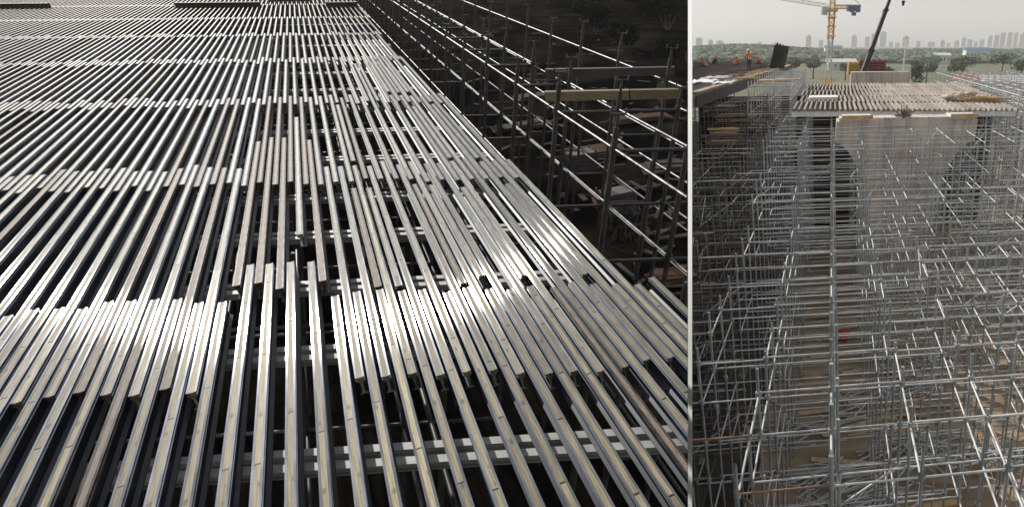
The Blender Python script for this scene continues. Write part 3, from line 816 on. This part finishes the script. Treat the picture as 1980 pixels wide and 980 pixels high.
for (e, w, d), (e2, w2, d2) in zip(fine[:-1], fine[1:]):
    q.prism([RW(e-.32, d, z0+.0), RW(e+.06, d, z0+.0), RW(e2+.06, d2, z0+.0), RW(e2-.32, d2, z0+.0)], Vector((0, 0, .07)))
q.build('edge_plank', M['timber'], bd)
q = MB()
d = fine[0][2]
while d < 76:
    w = wallu(d, .1)
    if ed(d)-1.2 > w:
        for h in (.14, .42): q.tube(RW(w, d, z0+h), RW(ed(d)-1.2, d, z0+h), .02, 5)
    d += .42
for k in range(14):
    off = 1.3+.55*k
    a, b_ = RW(ed(33)-off, 33, z0+.16), RW(ed(76)-off, 76, z0+.16); cc = clip(a, b_, PR+2, 1)
    if cc:
        q.tube(cc[0], cc[1], .02, 5); q.tube(cc[0]+Vector((0, 0, .28)), cc[1]+Vector((0, 0, .28)), .02, 5)
q.build('rebar_mat', M['rebar'], bd)
for k in range(26):
    d = rr.uniform(34, 62); p = RW(ed(d)+rr.uniform(-.9, .6), d, z0+.10+.045*(k % 3)); a = rr.choice((0, .05, .3, 1.4))+rr.uniform(-.1, .1)
    X = (AX*math.cos(a)+BX*math.sin(a))*rr.uniform(.8, 1.7); q = MB(); q.box(p, X, Vector((-X.y, X.x, 0)).normalized()*.06, Vector((0, 0, .022)))
    if sd(p, PR+3) < 2: continue
    tag(q.build('plank', M['yellow_timber'] if k % 3 else M['timber']), 'loose plank lying along the edge of the raised bridge deck', 'plank', 'planks on the bridge deck edge')
q = MB(); q.prism([RW(-4.4, 40, 12-2.12), RW(-1.9, 41.5, 12-2.12), RW(-1.9, 42.1, 12-2.12), RW(-4.4, 40.9, 12-2.12)], Vector((0, 0, .08)))
tag(q.build('walkway_board', M['yellow_timber']), 'orange-brown walkway board on the pale scaffold right of the bridge deck', 'board')
# timbers stuck out of the scaffold under the bridge
for k in range(85):
    d = rr.uniform(25, 46); h = rr.uniform(3.3, 6.6); p = RW(ed(33)+rr.uniform(-.5, 2.2), d, 12-h)
    if sd(p, PR) < 1.4: continue
    q = MB(); X = (BX*rr.choice((1, .9))+AX*rr.uniform(-.25, .25)).normalized()*rr.uniform(.6, 1.1); q.box(p, X, Vector((-X.y, X.x, 0)).normalized()*.05, Vector((0, 0, .04)))
    tag(q.build('timber_bearer', M['rust'] if k % 3 else M['yellow_timber']), 'brown timber laid through the scaffold below the bridge deck edge', 'timber', 'timbers under the bridge deck edge')
# leaning stack of dark panels at the far end
q = MB()
for k in range(5):
    p = RW(ed(66)+.2-.30*k, 67+.3*k, z0+.05); q.prism([p, p+BX*.42, p+BX*(.42+.45)+Vector((0, 0, 2.0+.12*k)), p+BX*.45+Vector((0, 0, 2.1))], AX*.35)
tag(q.build('panel_stack', M['dark_panel']), 'leaning dark formwork panels standing at the far end of the bridge deck', 'panels')

# ------------------------------------------------------------------ loose tubes on the ground
heaps = [(-.2, 14.6, 22, 'left of the double standard near the bottom', 'a'), (1.0, 13.6, 30, 'just right of the double standard near the bottom', 'b'), (3.3, 15.4, 24, 'between two standards right of the open lane', 'c'),
         (1.8, 16.2, 12, 'across the open lane', 'd'), (-1.6, 12.9, 16, 'in the bottom left corner', 'e'), (5.2, 15.0, 18, 'at the right edge near the bottom', 'f'), (2.6, 19.5, 22, 'right of the lane at mid depth', 'g'),
         (.9, 18.0, 10, 'in the lane at mid depth', 'h'), (4.4, 21.5, 20, 'well inside the scaffold at right', 'i'), (-1.4, 17.2, 14, 'left of the lane at mid depth', 'j')]
for (u0, d0, cnt, wh, _) in heaps:
    base = rr.uniform(-.5, .5)
    for k in range(int(cnt*1.5)):
        a = base + rr.gauss(0, .5) + (1.5 if rr.random() < .12 else 0); L = rr.choice((.45, .6, .6, .9))
        p = RS(u0+rr.gauss(0, .6), d0+rr.gauss(0, .45), 12-(.17+.045*(k % 6))); X = (BX*math.cos(a)+AX*math.sin(a)+Vector((0, 0, rr.uniform(-.04, .04))))*L
        if sd(p, PR) < 1.0: continue
        q = MB(); q.tube(p-X, p+X, .024, 8)
        for e_ in (-1, 1): q.tube(p+X*e_*.96, p+X*e_, .034, 8)
        tag(q.build('loose_tube', M['galv']), 'loose tube heaped on the ground %s' % wh, 'tube', 'loose tubes heaped on the ground %s' % wh)
for k, (u, d) in enumerate(sorted([(rr.uniform(-.9, 3.2), rr.uniform(13, 27)) for _ in range(26)], key=lambda t: t[1])):
    p = RS(u, d, 12-(.14+.02*(k % 3))); X = (BX*rr.uniform(.7, 1)+AX*rr.uniform(-.3, .3))*rr.uniform(.8, 1.6)
    q = MB(); q.box(p, X, Vector((-X.y, X.x, 0)).normalized()*.11, Vector((0, 0, .02)))
    tag(q.build('ground_board', M['timber'] if k % 3 else M['yellow_timber']), '%s nearest broad timber board on the bare ground of the scaffold lane' % ordn(k+1), 'board', 'boards on the lane floor')
# a red bucket with rim and bail
def on_ground(px, py_, z=.15):
    r = ray(px, py_); t = (z-CAM.z)/r.z; return CAM + r*t
p = on_ground(1632, 650, .3); rb = empty('red_bucket', p); tag(rb, 'small bright red bucket on the ground in the scaffold lane', 'bucket')
q = MB(); q.tube(p-Vector((0, 0, .15)), p+Vector((0, 0, .27)), .17, 16, .23); q.build('bucket_body', M['red'], rb)
q = MB()
for k in range(8):
    a0, a1 = math.pi*k/8, math.pi*(k+1)/8
    q.tube(p+Vector((.23*math.cos(a0), 0, .27+.2*math.sin(a0))), p+Vector((.23*math.cos(a1), 0, .27+.2*math.sin(a1))), .012, 6)
q.build('handle', M['galv'], rb)

# ------------------------------------------------------------------ workers
def person(p, face, label, pose=0, vest='orange', helm='helmet', H=1.76):
    """face: heading in radians (0 looks along +y)"""
    e = empty('person', p); tag(e, label, 'person', 'workers on the bridge deck'); k = H/1.76
    lean = .10 if pose == 0 else .45
    J = {'pel': (0, 0, .95), 'bel': (0, .02, 1.10), 'che': (0, .05+lean*.25, 1.34), 'nek': (0, .06+lean*.45, 1.50), 'hb': (0, .07+lean*.5, 1.57), 'ht': (0, .09+lean*.55, 1.70)}
    for s, nm in ((-1, 'l'), (1, 'r')):
        J['sh'+nm] = (s*.19, .05+lean*.4, 1.43); J['el'+nm] = (s*.27, .10+lean*.5, 1.17); J['wr'+nm] = (s*.22, .30+lean*.6, 1.02); J['ha'+nm] = (s*.20, .38+lean*.6, 1.0)
        J['hi'+nm] = (s*.10, 0, .90); J['kn'+nm] = (s*.12, .03+.05*s, .49); J['an'+nm] = (s*.13, -.03+.05*s, .09); J['to'+nm] = (s*.14, .13+.05*s, .04)
    if pose == 2:
        for a in J: J[a] = (J[a][0], J[a][1], J[a][2]-.55)
        for s, nm in ((-1, 'l'), (1, 'r')):
            J['hi'+nm] = (s*.11, 0, .38); J['kn'+nm] = (s*.16, .36, .50); J['an'+nm] = (s*.14, .06, .09); J['to'+nm] = (s*.15, .24, .04)
    def chain(nms, rad, name, m, sub=2):
        me = bpy.data.meshes.new(name); idx = {}; vs = []; es = []; rs = []
        for ch in nms:
            for a in ch:
                if a not in idx:
                    idx[a] = len(vs); v = J[a]; c, s_ = math.cos(face), math.sin(face)
                    vs.append((k*(v[0]*c - v[1]*s_), k*(v[0]*s_+v[1]*c), k*v[2])); rs.append(rad[a])
            for a, b_ in zip(ch[:-1], ch[1:]): es.append((idx[a], idx[b_]))
        me.from_pydata(vs, es, []); me.materials.append(m)
        o = bpy.data.objects.new(name, me); COL.objects.link(o); o.parent = e
        me.skin_vertices.new() if hasattr(me.skin_vertices, 'new') else None
        md = o.modifiers.new('skin', 'SKIN'); md.use_smooth_shade = True
        if not me.skin_vertices: bpy.context.view_layer.update()
        for i, r in enumerate(rs): me.skin_vertices[0].data[i].radius = (r*k, r*k)
        me.skin_vertices[0].data[0].use_root = True
        sb = o.modifiers.new('sub', 'SUBSURF'); sb.levels = sub; sb.render_levels = sub
        return o
    legs = [['pel', 'hil', 'knl', 'anl', 'tol'], ['pel', 'hir', 'knr', 'anr', 'tor']]
    arms = [['che', 'shl', 'ell', 'wrl', 'hal'], ['che', 'shr', 'elr', 'wrr', 'har']]
    full = [['pel', 'bel', 'che', 'nek', 'hb', 'ht']]+legs+arms
    R = dict(pel=.145, bel=.13, che=.155, nek=.055, hb=.08, ht=.085, shl=.07, shr=.07, ell=.045, elr=.045, wrl=.03, wrr=.03, hal=.035, har=.035, hil=.09, hir=.09, knl=.06, knr=.06, anl=.04, anr=.04, tol=.035, tor=.035)
    chain(full, R, 'body', M['skin'])
    chain([['pel', 'bel', 'che'], ['che', 'shl', 'ell'], ['che', 'shr', 'elr']], dict(pel=.165, bel=.16, che=.18, shl=.09, shr=.09, ell=.06, elr=.06), 'jacket', M[vest])
    chain([l[:4] for l in legs], dict(pel=.155, hil=.105, hir=.105, knl=.078, knr=.078, anl=.06, anr=.06), 'trousers', M['trouser'])
    q = MB(); v = J['ht']; c, s_ = math.cos(face), math.sin(face); hc = Vector((k*(v[0]*c - v[1]*s_), k*(v[0]*s_+v[1]*c), k*v[2]))
    vs = []; n1 = 14
    for a in range(6):
        for b_ in range(n1):
            t = a/5*math.pi/2; vs.append(hc + Vector((.135*math.cos(t)*math.cos(2*math.pi*b_/n1), .155*math.cos(t)*math.sin(2*math.pi*b_/n1), .02+.13*math.sin(t))))
    fs = [(a*n1+b_, a*n1+(b_+1) % n1, (a+1)*n1+(b_+1) % n1, (a+1)*n1+b_) for a in range(5) for b_ in range(n1)]
    q.add(vs, fs, True); q.tube(hc+Vector((0, 0, .0)), hc+Vector((0, 0, .025)), .17, 16)
    q.build('helmet', M[helm], e, False)
    q = MB()
    for dx in (-.09, .09):
        v = J['bel']; cc = Vector((dx*c-(-.17)*s_*1, dx*s_+(-.17)*c, 1.2 - (.55 if pose == 2 else 0))); q.box(cc*1.0, Vector((c, s_, 0))*.022, Vector((-s_, c, 0))*.012, Vector((0, .02, .13)))
    q.build('reflective_strip', M['vest_band'], e, False)
    return e
def on_deck(px, py_, z=z0+.07):
    r = ray(px, py_); t = (z-CAM.z)/r.z; return CAM + r*t
person(on_deck(1448, 141), .25, 'worker in orange vest and yellow helmet standing on the bridge deck edge', 0, H=1.80)
person(on_deck(1364, 140, z0+.02), .9, 'squatting worker in orange at the far left of the bridge deck', 2)
person(on_deck(1421, 136, z0+.02), -.6, 'squatting worker in orange just left of the standing one', 2)
person(on_deck(1471, 132.5, z0+.02), 1.2, 'squatting worker in orange just right of the standing one', 2)
person(on_deck(1379, 134, z0+.02), -1.1, 'squatting worker in dark jacket near the far left worker', 2, 'trouser')
for (px, py_, w, dd, m, lab) in ((1362, 160, 1.3, 2.4, 'white_sheet', 'crumpled pale sheet on the rebar nearest the added white post'), (1385, 153, 1.5, 2.6, 'sheet_lilac', 'lilac grey sheet spread over the rebar of the bridge deck'), (1400, 163, .9, 1.6, 'white_sheet', 'small pale sheet near the edge of the bridge deck'), (1420, 148, 1.0, 3.0, 'dark_panel', 'dark flat panel lying on the bridge deck before the standing worker')):
    if m not in M: M[m] = mat(m, (0.34, 0.30, 0.36), .8, 0, (0.46, 0.42, 0.46), 2)
    p = on_deck(px, py_, z0+.5); q = MB(); n1 = 8
    for a in range(n1+1):
        for b_ in range(n1+1):
            q.v.append(tuple(p + BX*(w*(a/n1-.5)) + AX*(dd*(b_/n1-.5)) + Vector((0, 0, .12*noise.noise(Vector((px+a*.7, b_*.6, 0))) + .08))))
    for a in range(n1):
        for b_ in range(n1): k = a*(n1+1)+b_; q.f.append([k, k+n1+1, k+n1+2, k+1]); q.sm.append(True); q.mi.append(0)
    o = q.build('sheet', M[m]); md = o.modifiers.new('thick', 'SOLIDIFY'); md.thickness = .02; tag(o, lab, 'sheet')

# ------------------------------------------------------------------ cranes
def at_d(px, d, z):                                        # point seen in column px, at ground distance d and world height z
    # solve lens depth for a point with y = d
    zc = d*math.cos(TH) + (12-z)*math.sin(TH)
    return Vector(((px-PX)/F*zc, d, z))
tc = at_d(1598, 150, -1.5); e = empty('tower_crane', tc); tag(e, 'yellow and white lattice tower crane rising behind the joist deck', 'tower crane')
def lattice(q, a, b, w, n, r, up=None):
    a = Vector(a); b = Vector(b); d = (b-a).normalized(); x = d.cross(Vector((0, 0, 1)) if abs(d.z) < .9 else Vector((0, 1, 0))).normalized(); y = d.cross(x)
    cs = [(x*i + y*j)*w/2 for i, j in ((-1, -1), (1, -1), (1, 1), (-1, 1))]
    for c in cs: q.tube(a+c, b+c, r, 6)
    for k in range(n):
        p, p2 = a+(b-a)*k/n, a+(b-a)*(k+1)/n
        for i in range(4):
            q.tube(p+cs[i], p+cs[(i+1) % 4], r*.7, 5); q.tube(p+cs[i], p2+cs[(i+1) % 4], r*.7, 5)
zt = 12+9.0
q = MB(); lattice(q, tc+Vector((0, 0, 0)), tc+Vector((0, 0, 6.5)), 1.3, 4, .13); q.build('mast_base', M['crane_y'], e)
q = MB(); lattice(q, tc+Vector((0, 0, 6.5)), tc+Vector((0, 0, 14.5)), 1.05, 7, .09); q.build('mast', M['crane_w'], e)
q = MB(); lattice(q, tc+Vector((0, 0, 14.5)), tc+Vector((0, 0, 20.0)), 1.15, 4, .13)
for zz_ in (15, 17, 18.8): q.abox(tc.x-1.0, tc.x+1.0, tc.y-1.0, tc.y+1.0, zz_-1.5, zz_-1.36)
q.build('climbing_frame', M['crane_y'], e)
q = MB(); q.tube(tc+Vector((0, 0, 20.0)), tc+Vector((0, 0, 20.6)), 1.3, 20); q.build('slewing_ring', M['crane_y'], e)
q = MB(); q.prism([tc+Vector(v) for v in ((-2.4, -.9, 19.5), (-1.1, -.9, 19.3), (-.9, -.9, 21.0), (-2.3, -.9, 21.0))], Vector((0, 1.5, 0))); q.build('cab', M['crane_w'], e)
q = MB(); lattice(q, tc+Vector((0, 0, 20.6)), tc+Vector((0, 0, 26)), 1.0, 5, .1); q.build('cat_head', M['crane_y'], e)
q = MB(); lattice(q, tc+Vector((-.5, 0, 21.1)), tc+Vector((-38, 22, 28.2)), .7, 26, .06); q.build('jib', M['crane_w'], e)
q = MB(); lattice(q, tc+Vector((.5, 0, 21.0)), tc+Vector((5.9, -1, 20.9)), .7, 6, .1); q.build('counter_jib', M['crane_y'], e)
q = MB()
for k in range(4): q.abox(tc.x+3.2+.7*k, tc.x+3.8+.7*k, tc.y-1.7, tc.y+.4, 18.6-.2*(k % 2), 19.7)
q.abox(tc.x+4.3, tc.x+5.1, tc.y-1.2, tc.y, 17.7, 18.4); q.build('counterweight', M['crane_b'], e)
q = MB(); q.tube(tc+Vector((0, 0, 26)), tc+Vector((-24, 14, 25.8)), .05, 5); q.tube(tc+Vector((0, 0, 26)), tc+Vector((6, -1, 21.3)), .05, 5); q.build('tie_rope', M['boom'], e)

mc = at_d(1655, 68, 0); e = empty('mobile_crane', mc); tag(e, 'mobile crane whose long black telescopic boom slants up to the right', 'mobile crane')
b0 = at_d(1661, 64, 12-3.6); b1 = at_d(1725, 70, 12+4.8)
vd = (b1-b0); L0 = 0
cuts = [(-.35, .35, .27), (.35, .80, .22), (.80, 1.35, .17), (1.35, 1.9, .13)]
for (t0, t1, r) in cuts:
    q = MB(); d = vd.normalized(); x = d.cross(Vector((0, 1, 0))).normalized(); y = d.cross(x); q.box(b0+vd*(t0+t1)/2, vd*(t1-t0)/2, x*r*.82, y*r)
    q.box(b0+vd*(t1-.004), d*.12, x*(r*.82+.05), y*(r+.05)); q.build('boom_section', M['boom'], e)
q = MB(); q.abox(mc.x-4.5, mc.x+4.5, mc.y-1.25, mc.y+1.25, 1.0, 1.9); q.abox(mc.x-4.4, mc.x-2.4, mc.y-1.2, mc.y+1.2, 1.9, 3.1); q.abox(mc.x-1.2, mc.x+2.6, mc.y-1.0, mc.y+1.0, 1.95, 3.3)
q.build('carrier', M['yellow_plate'], e)
for k in (-3.4, -2.0, 2.0, 3.4):
    for s in (-1.15, 1.15):
        q = MB(); q.tube((mc.x+k, mc.y+s-.18, .55), (mc.x+k, mc.y+s+.18, .55), .55, 18); q.build('wheel', M['tyre'], e)
q = MB(); q.tube(b0-vd*.35, (mc.x, mc.y, 2.5), .3, 10); q.build('luffing_ram', M['boom'], e)
tipp = b0+vd*1.9; hkx = at_d(1746, 74, 30)
q = MB(); hk = at_d(1747, 76, 12+4.4); q.tube(tipp, Vector((hk.x, hk.y, hk.z)), .025, 5); q.build('hoist_rope', M['boom'], e)
q = MB(); q.tube(hk, hk+Vector((0, 0, -.5)), .2, 10, .1); q.build('hook_block', M['boom'], e)

# things behind the joist deck
p = at_d(1690, 62, 0)
bp = empty('unfinished_pier_cap', p); tag(bp, 'low pale concrete pier cap with starter bars behind the joist deck', 'pier cap')
q = MB(); q.prism([RW(*v) for v in ((p.x-10-2.9, 62, 5), (p.x-10+2.9, 62, 5), (p.x-10+2.9, 62, 9.5), (p.x-10-2.9, 62, 9.5))], AX*1.6); q.build('cap_block', M['concrete'], bp)
q = MB(); q.prism([RW(*v) for v in ((p.x-10-1.4, 62.3, 0), (p.x-10+1.4, 62.3, 0), (p.x-10+1.4, 62.3, 5.0), (p.x-10-1.4, 62.3, 5.0))], AX*1.0); q.build('column', M['concrete'], bp)
for (px, py_, w, h, m, nm, lab) in ((1658, 150, 2.0, 1.9, 'yellow_plate', 'formwork_box', 'yellow framed formwork box left of the black crane boom'), (1685, 150, 2.8, 2.4, 'maroon', 'formwork_box', 'maroon framed formwork box right of the black crane boom')):
    c = at_d(px, 78, 9.0); q = MB()
    for i in range(5):
        for z in (0, 1):
            pass
        x = c.x - w/2 + w*i/4; q.abox(x-.09, x+.09, c.y-.4, c.y+.6, 8.6, 9.0+h*.55)
    for j in range(5):
        z = 8.6+.5*h*j/3.6; q.abox(c.x-w/2-.15, c.x+w/2+.15, c.y-.5, c.y+.7, z, z+.2)
    q.abox(c.x-w/2, c.x+w/2, c.y+.1, c.y+.3, 8.6, 9+h*.5)
    tag(q.build(nm, M[m]), lab, 'formwork')
for k, (px, d, w, hh, rf, lab) in enumerate(((1628, 330, 14, 3.5, 'wall_pale', 'low white shed with pillars left of the crane boom in the fields'), (1905, 170, 13, 3.0, 'red_roof', 'low white building with a red roof in the fields at right'), (1948, 168, 12, 2.8, 'wall_pale', 'low white building right of the red roofed one'),
                                        (1888, 460, 16, 8, 'blue_roof', 'building with a blue roof before the tower blocks'), (1611, 560, 14, 9, 'blue_roof', 'small blue roofed building left behind the tower crane'), (1822, 430, 10, 5, 'wall_pale', 'pale house among the trees in the middle distance'))):
    c = at_d(px, d, 0); e = empty('building', c); tag(e, lab, 'building')
    q = MB(); q.abox(c.x-w/2, c.x+w/2, c.y, c.y+7, 0, hh); q.build('wall', M['wall_pale'], e)
    q = MB(); q.prism([(c.x-w/2-.4, c.y-.5, hh+.02), (c.x-w/2-.4, c.y+7.5, hh+.02), (c.x-w/2-.4, c.y+3.5, hh+1.6)], Vector((w+.8, 0, 0))); q.build('roof', M[rf], e)
    for j in range(int(w/2.5)):
        q = MB(); x = c.x-w/2+1.2+2.5*j; q.abox(x-.5, x+.5, c.y-.04, c.y-.002, hh*.35, hh*.75); q.build('window', M['glass_dark'], e)
lp = at_d(1743, 200, 0); q = MB(); q.tube(lp, lp+Vector((0, 0, 14)), .22, 8, .12); q.abox(lp.x-.7, lp.x+.7, lp.y-.1, lp.y+.1, 13.6, 13.9)
tag(q.build('light_mast', M['white']), 'slim white mast in the fields right of the crane boom', 'mast')

# soil bank and trees of the middle distance
q = MB(); nb_ = 40
for j in range(9):
    for i in range(nb_+1):
        x = 12+60*i/nb_; y = 66+4.5*j; z = 6.6*math.exp(-((y-84)/9)**2)*(.75+.25*math.sin(x*.3))*min(1, i/5, (nb_-i)/5) + .3*noise.noise(Vector((x*.5, y*.5, 0)))
        q.v.append((x, y, max(z, -.2)))
for j in range(8):
    for i in range(nb_):
        k = j*(nb_+1)+i; q.f.append([k, k+1, k+nb_+2, k+nb_+1]); q.sm.append(True); q.mi.append(0)
tag(q.build('soil_bank', M['dirt']), kind='structure')
def far_tree(q, x, y, z, r, h, seed):
    rr2 = random.Random(seed); n1, n2 = 9, 6; vs = []
    for a in range(n2+1):
        for b_ in range(n1):
            t = math.pi*a/n2; ph = 2*math.pi*b_/n1; k = rr2.uniform(.7, 1.2)
            vs.append((x+r*k*math.sin(t)*math.cos(ph), y+r*k*math.sin(t)*math.sin(ph), z+h*.55+h*.5*math.cos(t)*rr2.uniform(.85, 1.1)))
    q.add(vs, [(a*n1+b_, (a+1)*n1+b_, (a+1)*n1+(b_+1) % n1, a*n1+(b_+1) % n1) for a in range(n2) for b_ in range(n1)], False)
q = MB(); r3 = random.Random(5)
def hill(x, y):
    px = pix(Vector((x, y, 10)))[0] or 0
    return (6.5*math.exp(-((px-1430)/130.)**2) + 1.5*math.exp(-((px-1850)/160.)**2))*min(1, max(0, (y-470)/150.))
for k in range(4200):
    y = r3.choice((r3.uniform(430, 700), r3.uniform(560, 900))); px = r3.uniform(1336, 2020); c = at_d(px, y, 0)
    if sd(c, PR) < 3: continue
    far_tree(q, c.x, c.y, hill(c.x, c.y)-1, r3.uniform(3, 7), r3.uniform(3, 6.5), k)
tag(q.build('far_wood', M['wood_leaf']), 'hazy band of woodland beyond the fields', 'wood', kind='stuff')
q = MB(); n1, n2 = 60, 14
for j in range(n2+1):
    for i in range(n1+1):
        y = 455+34*j; px = 1339+700*i/n1; c = at_d(px, y, 0); q.v.append((c.x, c.y, hill(c.x, c.y)-.6 if 0 < j < n2 else -1))
for j in range(n2):
    for i in range(n1): k = j*(n1+1)+i; q.f.append([k, k+1, k+n1+2, k+n1+1]); q.sm.append(True); q.mi.append(0)
tag(q.build('hills', M['wood_leaf']), kind='structure')
tl = [(1766, 150, 4.6, 'tall narrow dark tree in the fields right of the white mast'), (1712, 190, 3.5, 'small tree right of the maroon formwork box'), (1790, 210, 4, 'round tree in the middle of the fields'), (1838, 190, 4.5, 'broad tree left of the red roofed building'),
      (1862, 230, 5, 'tree standing behind the red roofed building'), (1935, 240, 5.5, 'large tree between the low white buildings'), (1970, 200, 5, 'tree at the right edge of the fields'), (1530, 220, 4.5, 'tree left of the tower crane in the fields'), (1572, 240, 4, 'second tree left of the tower crane'), (1634, 230, 3.5, 'tree between the tower crane and the black boom')]
for i, (px, d, r, lab) in enumerate(tl):
    c = at_d(px, d, 0); e = empty('tree', c); tag(e, lab, 'tree'); tall = 1.3 if i == 0 else .8
    q = MB(); crown(q, c+Vector((0, 0, r*1.1)), r*(.35 if i == 0 else .7), r*tall*.6, 520, .34, 50+i); q.build('crown', M['wood_leaf'], e)
    q = MB(); q.tube(c, c+Vector((0, 0, r*1.2)), .28, 8, .12)
    for k in range(4): q.tube(c+Vector((0, 0, r*.8)), c+Vector((r3.uniform(-1.4, 1.4), r3.uniform(-1.4, 1.4), r*1.5)), .12, 6, .05)
    q.build('trunk', M['bark'], e)

# tower blocks on the skyline
tw = [(1352, 12, 74), (1374, 9, 78), (1392, 14, 80), (1469, 8, 82), (1500, 12, 84), (1563, 10, 70), (1587, 8, 78), (1651, 10, 70), (1676, 9, 72), (1690, 12, 66), (1706, 12, 63), (1722, 8, 82), (1735, 9, 84), (1750, 13, 72), (1775, 8, 80), (1800, 14, 82), (1822, 9, 79),
      (1849, 10, 80), (1862, 9, 74), (1874, 10, 77), (1886, 7, 82), (1897, 9, 78), (1913, 10, 70), (1925, 10, 68), (1937, 11, 65), (1950, 10, 63), (1962, 10, 64), (1975, 12, 66), (1833, 7, 84), (1603, 8, 80)]
tw.sort()
for i, (px, w, top) in enumerate(tw):
    d = 2300 + (i*97) % 160; c = at_d(px, d, 0); K = F/(d*math.cos(TH)); zt = 12 + d*math.tan(TH - math.atan((PY-top)/F))*-1
    wm = w/K*1.0; e = empty('tower_block', c); tag(e, 'hazy grey tower block on the skyline, %s from the left' % ordn(i+1), 'building', 'tower blocks on the skyline')
    q = MB(); q.abox(c.x-wm/2, c.x+wm/2, c.y, c.y+14, 0, zt); q.abox(c.x-wm/5, c.x+wm/5, c.y+3, c.y+11, zt, zt+1.5+1.2*(i % 3)); q.build('block', M['tower'], e)
    q = MB(); nwx = max(2, int(wm/4)); fz = zt-3
    for a in range(nwx):
        x = c.x-wm/2+wm*(a+.5)/nwx; z = 6
        q = MB(); q.abox(x-wm/nwx*.22, x+wm/nwx*.22, c.y-.12, c.y-.02, 6, fz); q.build('window_strip', M['glass_dark'], e)

# ------------------------------------------------------------------ haze over the plain
hz = MB(); hz.abox(-150, 1700, -30, 2560, -1.0, 135.0); ho = hz.build('haze', None or bpy.data.materials.new('haze_air'))
m = ho.data.materials[0]; m.use_nodes = True; n = m.node_tree.nodes; n.remove(n['Principled BSDF'])
pv = n.new('ShaderNodeVolumePrincipled'); pv.inputs['Color'].default_value = (0.93, 0.94, 0.95, 1); pv.inputs['Density'].default_value = 0.0003; pv.inputs['Anisotropy'].default_value = 0.0
m.node_tree.links.new(pv.outputs[0], n['Material Output'].inputs['Volume'])
tag(ho, 'thin pale haze lying over the fields and skyline', 'haze', kind='stuff')
print('objects', len(bpy.data.objects))
